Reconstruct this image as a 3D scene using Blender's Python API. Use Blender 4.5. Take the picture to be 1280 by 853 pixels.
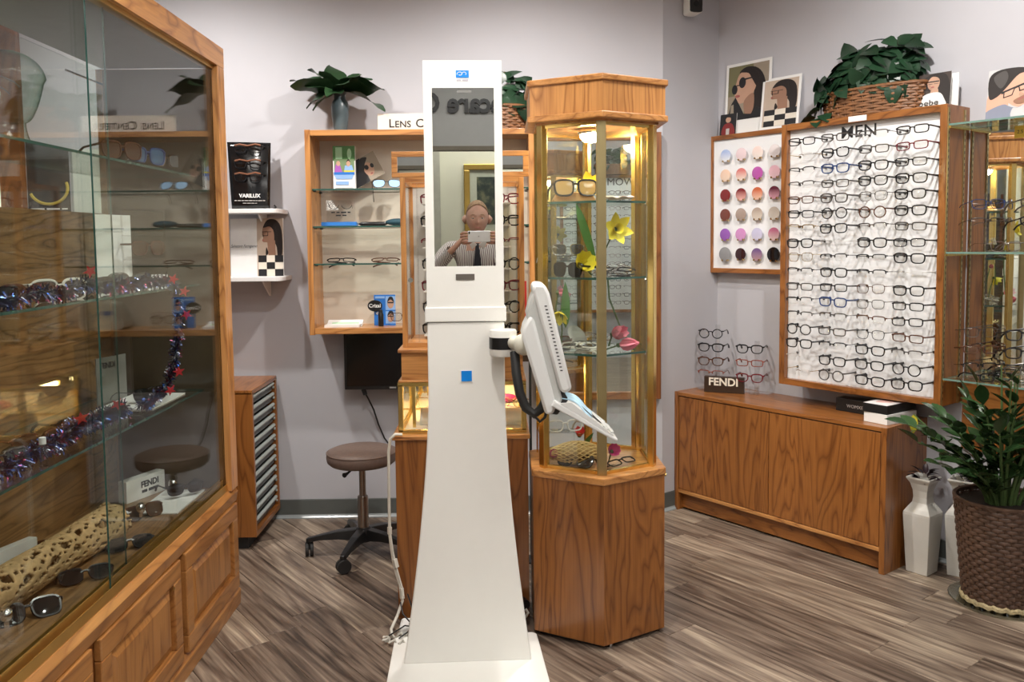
import bpy, math, random
from mathutils import Vector, Matrix, Euler
import mathutils.noise as mnoise
random.seed(7)
for o in list(bpy.data.objects): bpy.data.objects.remove(o, do_unlink=True)
SC = bpy.context.scene; COL = SC.collection
PI = math.pi; R = math.radians
# ------------------------------------------------------------ camera, world, exposure
def setup_camera():
    F, PX, PY = 1064.0, 640.0, 375.0
    y = Vector((620-PX, -(300.5-PY), F)).normalized()          # world +Y seen in (right, up, forward)
    n = Vector((1, .0107, 0)).cross(y)
    if n.y < 0: n = -n
    n.normalize(); x = y.cross(n)
    if x.x < 0: x = -x
    m = Matrix(((x.x, x.y, -x.z), (y.x, y.y, -y.z), (n.x, n.y, -n.z)))
    cd = bpy.data.cameras.new('camera'); co = bpy.data.objects.new('camera', cd); COL.objects.link(co)
    cd.sensor_width = 36; cd.lens = F/1280*36; cd.shift_y = -(426.5-PY)/1280; cd.clip_start = .01
    co.matrix_world = Matrix.Translation((0, 0, 1.5)) @ m.to_4x4()
    SC.camera = co
setup_camera()
W = bpy.data.worlds.new('world'); SC.world = W; W.use_nodes = True
W.node_tree.nodes['Background'].inputs[0].default_value = (.8, .85, 1, 1)
W.node_tree.nodes['Background'].inputs[1].default_value = .05
vs = SC.view_settings; vs.view_transform = 'Standard'; vs.look = 'None'; vs.gamma = 1; vs.use_curve_mapping = False
vs.exposure = 0.72
PANEL_STRENGTH = 6.6            # fluorescent ceiling panels
CAN_POWER = 72                  # recessed downlights (watts)
# ------------------------------------------------------------ mesh helpers
class MB:
    def __init__(s): s.v = []; s.f = []; s.m = []; s.cur = 0
    def add(s, vs_, fs_):
        b = len(s.v); s.v += [tuple(p) for p in vs_]
        for f in fs_: s.f.append([i+b for i in f]); s.m.append(s.cur)
        return s
    def box(s, x0, x1, y0, y1, z0, z1):
        return s.add([(x0,y0,z0),(x1,y0,z0),(x1,y1,z0),(x0,y1,z0),(x0,y0,z1),(x1,y0,z1),(x1,y1,z1),(x0,y1,z1)],
              [(0,3,2,1),(4,5,6,7),(0,1,5,4),(1,2,6,5),(2,3,7,6),(3,0,4,7)])
    def prism(s, pts, z0, z1, ax='z'):
        n = len(pts)
        ar = sum(pts[i][0]*pts[(i+1)%n][1]-pts[(i+1)%n][0]*pts[i][1] for i in range(n))
        if ar < 0: pts = pts[::-1]
        mp = {'z': lambda a,b,c:(a,b,c), 'y': lambda a,b,c:(a,c,b), 'x': lambda a,b,c:(c,a,b)}[ax]
        v = [mp(a,b,z0) for a,b in pts]+[mp(a,b,z1) for a,b in pts]
        fs = [list(range(n))[::-1], list(range(n,2*n))]+[(i,(i+1)%n,n+(i+1)%n,n+i) for i in range(n)]
        if ax == 'y': fs = [f[::-1] for f in fs]
        return s.add(v, fs)
    def tube(s, path, r, sides=6, closed=False, cap=True, flat=1.0):
        P = [Vector(p) for p in path]; n = len(P)
        rr = r if isinstance(r, (list, tuple)) else [r]*n
        T = []
        for i in range(n):
            a = P[(i-1)%n] if (closed or i>0) else P[i]; b = P[(i+1)%n] if (closed or i<n-1) else P[i]
            t = b-a; T.append(t.normalized() if t.length > 1e-9 else Vector((0,0,1)))
        up = Vector((0,0,1)) if abs(T[0].z) < .9 else Vector((0,1,0))
        u = (up - T[0]*up.dot(T[0])).normalized(); vs_ = []
        for i in range(n):
            u = u - T[i]*u.dot(T[i])
            u = u.normalized() if u.length > 1e-6 else T[i].orthogonal().normalized()
            w = T[i].cross(u)
            for k in range(sides):
                a = 2*PI*k/sides
                vs_.append(P[i]+u*(math.cos(a)*rr[i])+w*(math.sin(a)*rr[i]*flat))
        fs = []
        for i in range(n if closed else n-1):
            j = (i+1)%n
            for k in range(sides):
                l = (k+1)%sides
                fs.append((i*sides+k, i*sides+l, j*sides+l, j*sides+k))
        if cap and not closed:
            fs += [tuple(range(sides))[::-1], tuple((n-1)*sides+k for k in range(sides))]
        return s.add(vs_, fs)
    def lathe(s, prof, seg=24, c=(0,0,0), sq=None, cap=True):
        vs_ = []; n = len(prof)
        for (r, z) in prof:
            for k in range(seg):
                a = 2*PI*(k+.5)/seg
                q = 1 if not sq else sq/max(abs(math.cos(a)), abs(math.sin(a)))
                vs_.append((c[0]+r*math.cos(a)*q, c[1]+r*math.sin(a)*q, c[2]+z))
        fs = []
        for i in range(n-1):
            for k in range(seg):
                l = (k+1)%seg
                fs.append((i*seg+k, i*seg+l, (i+1)*seg+l, (i+1)*seg+k))
        if cap: fs += [tuple(range(seg))[::-1], tuple((n-1)*seg+k for k in range(seg))]
        return s.add(vs_, fs)
    def cyl(s, p, q, r, sides=16, r2=None): return s.tube([p, q], [r, r if r2 is None else r2], sides)
    def ball(s, c, rx, ry=None, rz=None, seg=16, rings=10):
        ry = ry or rx; rz = rz or rx
        vs_ = [(c[0],c[1],c[2]-rz)]
        for i in range(1, rings):
            a = -PI/2+PI*i/rings
            for k in range(seg):
                b = 2*PI*k/seg
                vs_.append((c[0]+rx*math.cos(a)*math.cos(b), c[1]+ry*math.cos(a)*math.sin(b), c[2]+rz*math.sin(a)))
        vs_.append((c[0],c[1],c[2]+rz)); fs = []
        for k in range(seg):
            l = (k+1)%seg
            fs.append((0, 1+l, 1+k))
            for i in range(rings-2): fs.append((1+i*seg+k, 1+i*seg+l, 1+(i+1)*seg+l, 1+(i+1)*seg+k))
            fs.append((1+(rings-2)*seg+k, 1+(rings-2)*seg+l, len(vs_)-1))
        return s.add(vs_, fs)
    def grid(s, fn, nu, nv, cu=False):
        vs_ = [fn(i/(nu if cu else nu-1), j/(nv-1)) for j in range(nv) for i in range(nu)]; fs = []
        for j in range(nv-1):
            for i in range(nu if cu else nu-1):
                k = (i+1)%nu
                fs.append((j*nu+i, j*nu+k, (j+1)*nu+k, (j+1)*nu+i))
        return s.add(vs_, fs)
    def mesh(s, name, mats, smooth=False, ang=40):
        me = bpy.data.meshes.new(name); me.from_pydata(s.v, [], s.f)
        for m in (mats if isinstance(mats, (list, tuple)) else [mats]): me.materials.append(m)
        me.polygons.foreach_set('material_index', s.m)
        me.update()
        if smooth: me.shade_smooth(); me.set_sharp_from_angle(angle=R(ang))
        return me
def tag(o, label=None, cat=None, group=None, kind=None):
    if label: o['label'] = label
    if cat: o['category'] = cat
    if group: o['group'] = group
    if kind: o['kind'] = kind
    return o
def mobj(name, me, parent=None, loc=(0,0,0), rot=(0,0,0)):
    o = bpy.data.objects.new(name, me); COL.objects.link(o); o.parent = parent; o.location = loc; o.rotation_euler = rot
    return o
def thing(name, label, cat, loc=(0,0,0), rz=0, group=None, rot=None):
    o = bpy.data.objects.new(name, None); COL.objects.link(o); o.empty_display_size = .05
    o.location = loc; o.rotation_euler = rot or (0,0,rz)
    return tag(o, label, cat, group)
def part(name, mb, mat, parent, loc=(0,0,0), rot=(0,0,0), bevel=0, smooth=False, ang=40, seg=2, label=None, kind=None):
    o = mobj(name, mb.mesh(name, mat, smooth, ang), parent, loc, rot)
    if bevel:
        b = o.modifiers.new('bevel', 'BEVEL'); b.width = bevel; b.segments = seg; b.limit_method = 'ANGLE'; b.harden_normals = False
    return tag(o, label, kind=kind)
def struct(name, mb, mat, parent=None, **k):
    o = part(name, mb, mat, parent, **k); o['kind'] = 'structure'; return o
def copy_tree(o, parent=None):
    c = o.copy(); COL.objects.link(c); c.parent = parent
    for ch in list(o.children): copy_tree(ch, c)
    return c
def B(*a): return MB().box(*a)
def text_mesh(t, size, mat, extrude=.0006, bold=0, align='CENTER', shear=0, sx=1.0, spacing=1.0, rot90=True):
    cu = bpy.data.curves.new('txt', 'FONT'); cu.body = t; cu.size = size; cu.extrude = extrude; cu.offset = bold
    cu.align_x = align; cu.align_y = 'BOTTOM_BASELINE' if 'BOTTOM_BASELINE' in [e.identifier for e in bpy.types.TextCurve.bl_rna.properties['align_y'].enum_items] else 'CENTER'
    cu.shear = shear; cu.space_character = spacing; cu.resolution_u = 3
    ob = bpy.data.objects.new('txt', cu); me = bpy.data.meshes.new_from_object(ob)
    bpy.data.objects.remove(ob); bpy.data.curves.remove(cu)
    me.transform(Matrix.Diagonal((sx,1,1,1)))
    if rot90: me.transform(Matrix.Rotation(PI/2, 4, 'X'))       # stands upright, reads from -Y
    me.materials.clear(); me.materials.append(mat); return me
def text(name, t, size, mat, parent, loc, rot=(0,0,0), **k): return mobj(name, text_mesh(t, size, mat, **k), parent, loc, rot)
def small_caps(name, words, size, mat, parent, loc, small=.78, gap=.35, sp=.07, **k):
    """words in small capitals, centred on loc, as one part"""
    ms = []; x = 0
    for w in words:
        for i, ch in enumerate(w):
            me = text_mesh(ch, size*(1 if i == 0 else small), mat, align='LEFT', **k)
            xs = [v.co.x for v in me.vertices]; mn, mx = min(xs), max(xs)
            me.transform(Matrix.Translation((x-mn,0,0))); x += mx-mn+sp*size; ms.append(me)
        x += gap*size
    x -= gap*size+sp*size; i = 0
    for w in words:
        mb = MB()
        for me in ms[i:i+len(w)]:
            mb.add([(v.co.x-x/2, v.co.y, v.co.z) for v in me.vertices], [list(p.vertices) for p in me.polygons]); bpy.data.meshes.remove(me)
        part(name, mb, mat, parent, loc); i += len(w)
def print_line(name, t, loc, w, h, mat, words=3, seed=1):
    '''a line of print too small to read: a row of short dashes'''
    rg = random.Random(seed); m = MB(); ws = [rg.uniform(.5,1.3) for _ in range(words)]; gap = .22; tot = sum(ws)+gap*(words-1); x = -w/2
    for q in ws: m.box(x, x+w*q/tot, -.0004, .0006, -h/2, h/2); x += w*(q+gap)/tot
    return part(name, m, mat, t, loc, kind='stuff')
def smooth_poly(pts, n=5):
    out = []; N = len(pts)
    for i in range(N):
        p0, p1, p2, p3 = [Vector(pts[(i+k-1)%N]) for k in range(4)]
        for j in range(n):
            t = j/n
            out.append(tuple(.5*((2*p1)+(p2-p0)*t+(2*p0-5*p1+4*p2-p3)*t*t+(3*p1-p0-3*p2+p3)*t**3)))
    return out
# ------------------------------------------------------------ materials
MATS = {}
class NT:
    def __init__(s, name):
        m = bpy.data.materials.new(name); m.use_nodes = True; s.m = m; s.t = m.node_tree; s.t.nodes.clear()
        s.out = s.t.nodes.new('ShaderNodeOutputMaterial')
    def n(s, ty, **k):
        nd = s.t.nodes.new('ShaderNode'+ty)
        for a, b in k.items():
            if a == 'ins':
                for i, v in b.items():
                    if isinstance(v, bpy.types.NodeSocket): s.t.links.new(v, nd.inputs[i])
                    else: nd.inputs[i].default_value = v
            else: setattr(nd, a, b)
        return nd
    def ramp(s, fac, stops, interp='LINEAR'):
        nd = s.n('ValToRGB'); nd.color_ramp.interpolation = interp; e = nd.color_ramp.elements
        while len(e) < len(stops): e.new(.5)
        for el, (p, c) in zip(e, stops): el.position = p; el.color = (*c, 1) if len(c) == 3 else c
        s.t.links.new(fac, nd.inputs[0]); return nd.outputs[0]
    def math(s, op, a, b=0.0, c=None):
        nd = s.n('Math', operation=op)
        for i, v in enumerate((a, b) if c is None else (a, b, c)):
            if isinstance(v, bpy.types.NodeSocket): s.t.links.new(v, nd.inputs[i])
            else: nd.inputs[i].default_value = v
        return nd.outputs[0]
    def mix(s, f, a, b, bt='MIX'):
        nd = s.n('Mix', data_type='RGBA', blend_type=bt)
        for i, v in ((0, f), (6, a), (7, b)):
            if isinstance(v, bpy.types.NodeSocket): s.t.links.new(v, nd.inputs[i])
            else: nd.inputs[i].default_value = (*v, 1) if isinstance(v, tuple) and len(v) == 3 else v
        return nd.outputs[2]
    def principled(s, **k):
        nd = s.n('BsdfPrincipled')
        for a, v in k.items():
            a = a.replace('_', ' ')
            if isinstance(v, bpy.types.NodeSocket): s.t.links.new(v, nd.inputs[a])
            else: nd.inputs[a].default_value = (*v, 1) if isinstance(v, tuple) and len(v) == 3 else v
        s.t.links.new(nd.outputs[0], s.out.inputs[0]); return nd
def paint(name, col, rough=.5, metal=0.0, var=.06, scale=18, bump=.0, spec=.5, coat=0.0, **k):
    if name in MATS: return MATS[name]
    t = NT(name); tc = t.n('TexCoord').outputs['Object']
    nz = t.n('TexNoise', ins={'Vector': tc, 'Scale': scale, 'Detail': 4.0}).outputs['Fac']
    c = t.ramp(nz, [(.25, tuple(x*(1-var) for x in col)), (.75, tuple(min(1, x*(1+var)) for x in col))])
    kw = dict(Base_Color=c, Roughness=rough, Metallic=metal, Specular_IOR_Level=spec, Coat_Weight=coat); kw.update(k)
    p = t.principled(**kw)
    if bump:
        b = t.n('Bump', ins={'Strength': bump, 'Distance': .002, 'Height': nz}); t.t.links.new(b.outputs[0], p.inputs['Normal'])
    MATS[name] = t.m; return t.m
def wood(name, light, dark, ax='z', rough=.32, lines=11.0, sc=1.0, coat=.25, contrast=1.0):
    """contour-line grain stretched along one axis, with fine pores; differs from object to object"""
    if name in MATS: return MATS[name]
    t = NT(name); tc = t.n('TexCoord').outputs['Object']; rnd = t.n('ObjectInfo').outputs['Random']
    off = t.n('CombineXYZ', ins={0: t.math('MULTIPLY', rnd, 37.0), 1: t.math('MULTIPLY', rnd, 91.0), 2: t.math('MULTIPLY', rnd, 53.0)}).outputs[0]
    p = t.n('VectorMath', operation='ADD', ins={0: tc, 1: off}).outputs[0]
    S = {'z': (1,1,.15), 'x': (.15,1,1), 'y': (1,.15,1)}[ax]
    mp = t.n('Mapping', ins={'Vector': p, 'Scale': tuple(sc*a for a in S)}).outputs[0]
    big = t.n('TexNoise', ins={'Vector': mp, 'Scale': 4.0, 'Detail': 3.0, 'Roughness': .42, 'Distortion': .55}).outputs['Fac']
    fr = t.math('FRACT', t.math('MULTIPLY', big, lines))
    line = t.ramp(fr, [(0, (.0,)*3), (.07, (.40,)*3), (.30, (1,)*3), (.72, (.85,)*3), (.92, (.45,)*3), (1, (.0,)*3)])
    S2 = {'z': (1,1,.03), 'x': (.03,1,1), 'y': (1,.03,1)}[ax]
    mp2 = t.n('Mapping', ins={'Vector': p, 'Scale': S2}).outputs[0]
    por = t.n('TexNoise', ins={'Vector': mp2, 'Scale': 150.0, 'Detail': 3.0}).outputs['Fac']
    porr = t.ramp(por, [(.36, (.35,)*3), (.55, (1,)*3)])
    tone = t.n('TexNoise', ins={'Vector': mp, 'Scale': 1.6, 'Detail': 2.0}).outputs['Fac']
    f = t.math('MULTIPLY', line, t.math('MULTIPLY_ADD', porr, .45, .55))
    f = t.math('POWER', f, contrast)
    c = t.mix(f, dark, light)
    c2 = t.mix(t.math('MULTIPLY', tone, .5), c, tuple(a*.72 for a in light), 'MIX')
    pr = t.principled(Base_Color=c2, Roughness=rough, Coat_Weight=coat, Coat_Roughness=.15)
    b = t.n('Bump', ins={'Strength': .12, 'Distance': .001, 'Height': porr}); t.t.links.new(b.outputs[0], pr.inputs['Normal'])
    MATS[name] = t.m; return t.m
def glass(name, tint=(.96,.985,.97), k=1.0, rough=0.0, ior=1.5):
    if name in MATS: return MATS[name]
    t = NT(name)
    tr = t.n('BsdfTransparent', ins={0: (*tint, 1)}); gl = t.n('BsdfGlossy', ins={0: (1,1,1,1), 'Roughness': rough})
    ge = t.n('NewGeometry')
    dt = t.n('VectorMath', operation='DOT_PRODUCT', ins={0: ge.outputs['Incoming'], 1: ge.outputs['Normal']}).outputs['Value']
    fr = t.math('MULTIPLY_ADD', t.math('POWER', t.math('SUBTRACT', 1.0, t.math('ABSOLUTE', dt)), 5.0), .96, .04)
    mx = t.n('MixShader', ins={0: t.math('MULTIPLY', fr, k), 1: tr.outputs[0], 2: gl.outputs[0]})
    t.t.links.new(mx.outputs[0], t.out.inputs[0]); MATS[name] = t.m; return t.m
def emit(name, col, s):
    if name in MATS: return MATS[name]
    t = NT(name); e = t.n('Emission', ins={0: (*col, 1), 1: s}); t.t.links.new(e.outputs[0], t.out.inputs[0]); MATS[name] = t.m; return t.m
LIGHT_OAK = ((.62,.29,.092), (.24,.080,.020)); MID_OAK = ((.36,.135,.032), (.125,.036,.0075)); DARK_OAK = ((.27,.095,.025), (.10,.028,.007)); HONEY_OAK = ((.42,.185,.052), (.20,.070,.016))
def oak(ax='z', tone='mid', **k):
    k.setdefault('sc', 1.7 if tone != 'honey' else 1.3); k.setdefault('lines', 12.0)
    a = {'light': LIGHT_OAK, 'mid': MID_OAK, 'dark': DARK_OAK, 'honey': HONEY_OAK}[tone]; return wood('oak_%s_%s' % (tone, ax), a[0], a[1], ax, **k)
WALL = paint('wall_paint', (.50,.497,.535), .75, var=.015, scale=6, bump=.05)
WHITE = paint('white_plastic', (.87,.865,.825), .28, var=.01)
WHITE_LAM = paint('white_laminate', (.82,.82,.82), .35, var=.01)
CREAM = paint('cream_laminate', (.62,.55,.47), .30, var=.10, scale=3)
BLACK = paint('black_plastic', (.012,.012,.013), .28, var=.2)
BLACKM = paint('black_matte', (.02,.02,.02), .6, var=.2)
CHROME = paint('chrome', (.75,.75,.77), .12, 1.0, var=.03)
STEEL = paint('brushed_steel', (.36,.33,.30), .3, 1.0, var=.06)
BRASS = paint('brass', (.78,.57,.20), .24, 1.0, var=.05)
BRASSM = paint('brass_satin', (.50,.41,.21), .35, 1.0, var=.06)
GOLDTRACK = paint('gold_track', (.55,.33,.09), .35, .8, var=.05)
MIRROR = paint('mirror_silver', (.86,.88,.87), .0, 1.0, var=.0)
BRONZE_MIRROR = paint('smoked_mirror', (.26,.23,.20), .02, 1.0, var=.02)
GLASS = glass('clear_glass'); GLASS2 = glass('cabinet_glass', (.93,.955,.94), .75); ACRYL = glass('clear_acrylic', (.95,.95,.95), 1.3)
GEDGE = paint('green_glass_edge', (.03,.09,.075), .1, var=.2, spec=.8)
GEDGE2 = paint('pale_green_glass_edge', (.16,.27,.23), .1, var=.2, spec=.8)
PAPER = paint('paper_white', (.80,.80,.79), .5, var=.01)
INK = paint('ink_black', (.012,.012,.014), .5, var=.1)
# ------------------------------------------------------------ room shell
ZC = 3.0; YB = 4.57                                  # ceiling height, back wall
CRN = Vector((1.263, 4.839, 0)); U = Vector((.595, -.804, 0)); N = Vector((-.804, -.595, 0)); RZW = math.atan2(-.804, .595)
def rw(s, d, z): return CRN+U*s+N*d+Vector((0,0,z))   # along the slanted right wall, out from it, up
OC = Vector((.895, YB, 0))                            # outside corner of the back wall
RE = CRN+U*4.2
def slab(a, b, out, z0, z1, th=.12):                  # wall slab whose inner face runs a-b and which thickens to 'out'
    a, b, out = Vector(a), Vector(b), Vector(out); o = out.normalized()*th
    return MB().prism([(a.x,a.y),(b.x,b.y),((b+o).x,(b+o).y),((a+o).x,(a+o).y)], z0, z1)
struct('wall_back', slab((-3.72,YB,0), OC, (0,1,0), 0, ZC), WALL)
struct('wall_corner', slab(OC, CRN, (-.6,.8,0), 0, ZC), WALL)
struct('wall_right', slab(CRN, RE, -N, 0, ZC), WALL)
struct('wall_right_2', slab((RE.x,RE.y+.05,0), (RE.x,-3.3,0), (1,0,0), 0, ZC), WALL)
struct('wall_left', slab((-3.6,-3.3,0), (-3.6,YB,0), (-1,0,0), 0, ZC), WALL)
REARW = paint('rear_wall_paint', (.74,.74,.60), .8, var=.02, scale=5)
struct('wall_rear', slab((-3.72,-2.85,0), (RE.x+.1,-2.85,0), (0,-1,0), 0, ZC), REARW)
struct('wall_front', B(.62, RE.x, -1.72, -1.6, 0, ZC), WALL)          # partition behind the camera
struct('wall_front_2', B(-3.6, -.95, -1.72, -1.6, 0, ZC), WALL)
BULK = paint('bulkhead_paint', (.25,.25,.245), .7, var=.02)
struct('wall_bulkhead', B(-.95, .62, -1.72, -1.6, 2.235, ZC), BULK)
struct('trim_1', B(-.95, .62, -1.735, -1.585, 2.20, 2.235), paint('dark_trim', (.10,.085,.06), .5))
struct('trim_2', B(-.36, -.20, -2.84, -2.74, 0, ZC), paint('pale_post', (.55,.55,.46), .6))
struct('ceiling', B(-3.8, RE.x+.2, -3.0, 5.1, ZC, ZC+.1), paint('ceiling_white', (.70,.69,.66), .9, var=.01))
BASE = paint('grey_cove_base', (.105,.115,.11), .35, var=.05); BASET = paint('cove_toe_highlight', (.33,.36,.37), .2, var=.05)  # toe paler than the base: its highlight line put into the colour
def baseboard(name, a, b, inn):
    a, b = Vector(a), Vector(b); t = (b-a).normalized(); i = Vector(inn).normalized()
    mb = MB()
    prof = [(0.001,0),(.016,0),(.016,.005),(.009,.012),(.006,.02),(.006,.10),(.004,.104),(.001,.104)]
    n = len(prof); vs_ = []
    for p in (a, b): vs_ += [p+i*d+Vector((0,0,z)) for d, z in prof]
    for k in range(n-1):
        mb.cur = 1 if 1 <= k <= 3 else 0
        mb.add([vs_[k], vs_[k+1], vs_[n+k+1], vs_[n+k]], [(0,1,2,3)])
    mb.cur = 0; mb.add(vs_, [tuple(range(n)), tuple(range(2*n-1, n-1, -1))])
    struct(name, mb, [BASE, BASET])
baseboard('baseboard_back', (-3.6,YB,0), OC, (0,-1,0))
baseboard('baseboard_corner', OC, CRN, (.59,-.8,0))
baseboard('baseboard_right', rw(1.22,0,0), RE, N)
# floor: vinyl planks laid along the slanted right wall
def plank_mat():
    t = NT('vinyl_plank'); tc = t.n('TexCoord').outputs['Object']; rnd = t.n('ObjectInfo').outputs['Random']
    at = t.n('Attribute', attribute_name='pid').outputs['Fac']
    rr = t.math('FRACT', t.math('ADD', rnd, at))
    off = t.n('CombineXYZ', ins={0: t.math('MULTIPLY', rr, 71.0), 1: t.math('MULTIPLY', rr, 133.0), 2: 0.0}).outputs[0]
    p = t.n('VectorMath', operation='ADD', ins={0: tc, 1: off}).outputs[0]
    mp = t.n('Mapping', ins={'Vector': p, 'Scale': (.55,5.2,1)}).outputs[0]
    big = t.n('TexNoise', ins={'Vector': mp, 'Scale': 1.5, 'Detail': 2.5, 'Roughness': .45, 'Distortion': .4}).outputs['Fac']
    fr = t.math('FRACT', t.math('MULTIPLY', big, 6.0))
    ring = t.ramp(fr, [(0,(.18,)*3),(.12,(.42,)*3),(.5,(.9,)*3),(.8,(.62,)*3),(1,(.2,)*3)])
    mp2 = t.n('Mapping', ins={'Vector': p, 'Scale': (.9,22,1)}).outputs[0]
    st = t.n('TexNoise', ins={'Vector': mp2, 'Scale': 2.6, 'Detail': 5.0, 'Roughness': .62}).outputs['Fac']
    sr = t.ramp(st, [(.3,(0,)*3),(.7,(1,)*3)])
    f = t.math('ADD', t.math('MULTIPLY', ring, .42), t.math('MULTIPLY', sr, .52))
    f = t.math('ADD', f, t.math('MULTIPLY', t.math('SUBTRACT', t.math('FRACT', t.math('MULTIPLY', rr, 7.31)), .5), .34))
    c = t.ramp(f, [(.10,(.040,.027,.020)),(.36,(.125,.088,.066)),(.60,(.235,.178,.135)),(.78,(.36,.285,.215)),(.98,(.56,.46,.34))])
    pr = t.principled(Base_Color=c, Roughness=t.math('MULTIPLY_ADD', sr, .12, .32), Specular_IOR_Level=.45)
    b = t.n('Bump', ins={'Strength': .12, 'Distance': .001, 'Height': sr}); t.t.links.new(b.outputs[0], pr.inputs['Normal'])
    return t.m
PLK = plank_mat()
floor = struct('floor', B(-3.7, RE.x+.1, -2.9, 5.1, -.05, -.0035), paint('floor_underlay', (.05,.04,.035), .9))
def floor_planks():
    PW, PL, G = .150, 1.22, .0009
    me = MB()
    me.add([(0,0,-.003),(PL,0,-.003),(PL,PW,-.003),(0,PW,-.003),(G,G,-.0008),(PL-G,G,-.0008),(PL-G,PW-G,-.0008),(G,PW-G,-.0008),
            (G+.0016,G+.0016,0),(PL-G-.0016,G+.0016,0),(PL-G-.0016,PW-G-.0016,0),(G+.0016,PW-G-.0016,0)],
           [(8,9,10,11),(4,5,9,8),(5,6,10,9),(6,7,11,10),(7,4,8,11),(0,1,5,4),(1,2,6,5),(2,3,7,6),(3,0,4,7)])
    m = me.mesh('plank', PLK); rest = MB(); rng = random.Random(3)
    V = -N                                              # across the planks
    for r in range(-56, 14):
        o = rng.random()*PL
        for k in range(-3, 9):
            P = CRN+U*(k*PL-o-1.0)+V*(-.03+r*PW); c = P+U*PL/2+V*PW/2
            if not (-3.8 < c.x < RE.x+.2 and -2.9 < c.y < 5.05): continue
            near = c.y > 1.15 and c.x < 3.2 and c.x > -1.95 and abs(c.x) < .66*c.y+.95 and (c-CRN).dot(N) > -.12
            if near:
                ob = mobj('plank', m, floor, P, (0,0,RZW))
            elif c.y < 4.6:
                rest.add([P, P+U*PL, P+U*PL+V*PW, P+V*PW], [(0,1,2,3)])
    o = part('plank_field', rest, PLK, floor, loc=(0,0,-.0012)); o['kind'] = 'stuff'
floor_planks()
# ------------------------------------------------------------ ceiling lights
def troffer(x, y, label, rz=0):
    t = thing('ceiling_light', label, 'ceiling light', (x,y,ZC), rz)
    f = MB()
    for a in ((-.61,.61,-.31,-.28),(-.61,.61,.28,.31),(-.61,-.58,-.28,.28),(.58,.61,-.28,.28)): f.box(a[0],a[1],a[2],a[3],-.02,0)
    part('frame', f, WHITE_LAM, t); part('diffuser', B(-.58,.58,-.28,.28,-.012,-.004), emit('panel_light', (1,.96,.90), PANEL_STRENGTH), t)
for x, y, l in ((-.35,1.3,'long fluorescent ceiling panel over the aisle, nearest the sales floor'),
                (1.5,1.3,'fluorescent ceiling panel near the slanted wall'), (.2,-.75,'fluorescent ceiling panel over the person taking the photo'),
                (2.2,-.75,'fluorescent ceiling panel in front of the women\'s frame board'), (-1.7,-.75,'fluorescent ceiling panel over the entrance side'),
                (.3,-2.3,'added ceiling panel lighting the rear passage for the column mirror')):  # rear passage panel is added to brighten the view in the mirror
    troffer(x, y, l)
def can(x, y, label, pw, aim=(0,.25,-1)):
    t = thing('recessed_downlight', label, 'ceiling light', (x,y,ZC))
    part('trim', MB().lathe([(.058,-.012),(.085,-.012),(.09,0),(.05,0)], 24, cap=False), WHITE_LAM, t, smooth=True)
    part('lamp_lens', MB().lathe([(.001,-.004),(.055,-.004),(.055,0),(.001,0)], 20), emit('lamp_glow', (1,.9,.74), 12), t)
    l = bpy.data.lights.new('downlight', 'SPOT'); l.energy = pw; l.color = (1,.955,.90); l.spot_size = R(150); l.spot_blend = .75; l.shadow_soft_size = .045
    lo = bpy.data.objects.new('lamp', l); COL.objects.link(lo); lo.parent = t; lo.location = (0,0,-.03)
    lo.rotation_euler = Vector(aim).to_track_quat('-Z','Y').to_euler()
can(-1.5, 3.55, 'recessed downlight above the wall shelves', CAN_POWER)
can(.1, 3.45, 'recessed downlight above the centre pedestal', CAN_POWER)
can(1.35, 2.75, 'recessed downlight above the long oak cabinet', CAN_POWER, (.3,.3,-1))
can(-.2, 2.1, 'recessed downlight in front of the white mirror column', CAN_POWER*.8, (0,.1,-1))
# lettering and framed picture behind the camera, seen in the mirror
t = thing('wall_lettering', 'black raised letters on the grey bulkhead, seen reversed in the column mirror', 'lettering', (-.0,-1.6,2.5))
for wd, al, x in (('Eyecare','RIGHT',-.126), ('Center','LEFT',-.186)):
    LE = text_mesh(wd, .235, INK, extrude=.012, bold=.007, sx=.92, align=al)
    LE.transform(Matrix.Rotation(PI, 4, 'Z')); mobj('letters', LE, t, (x,.013,.022))
t = thing('framed_picture', 'gold-framed landscape picture on the rear wall, seen in the column mirror', 'picture', (.42,-2.846,1.80))
f = MB()
for a in ((-.38,.38,.31,.37),(-.38,.38,-.37,-.31),(-.38,-.32,-.31,.31),(.32,.38,-.31,.31)): f.box(a[0],a[1],0,.035,a[2],a[3])
part('frame', f, paint('gilt_frame', (.55,.38,.10), .3, .7), t, bevel=.008)
part('mat_board', B(-.32,.32,.002,.010,-.31,.31), paint('mat_pale_green', (.55,.58,.46), .7), t)
def pic_mat():
    tt = NT('dark_landscape'); tc = tt.n('TexCoord').outputs['Object']
    nz = tt.n('TexNoise', ins={'Vector': tc, 'Scale': 14.0, 'Detail': 6.0}).outputs['Fac']
    tt.principled(Base_Color=tt.ramp(nz, [(.3,(.02,.03,.035)),(.5,(.06,.08,.06)),(.7,(.2,.2,.12))]), Roughness=.4); return tt.m
part('print', B(-.25,.25,.008,.013,-.24,.24), pic_mat(), t)
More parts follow.
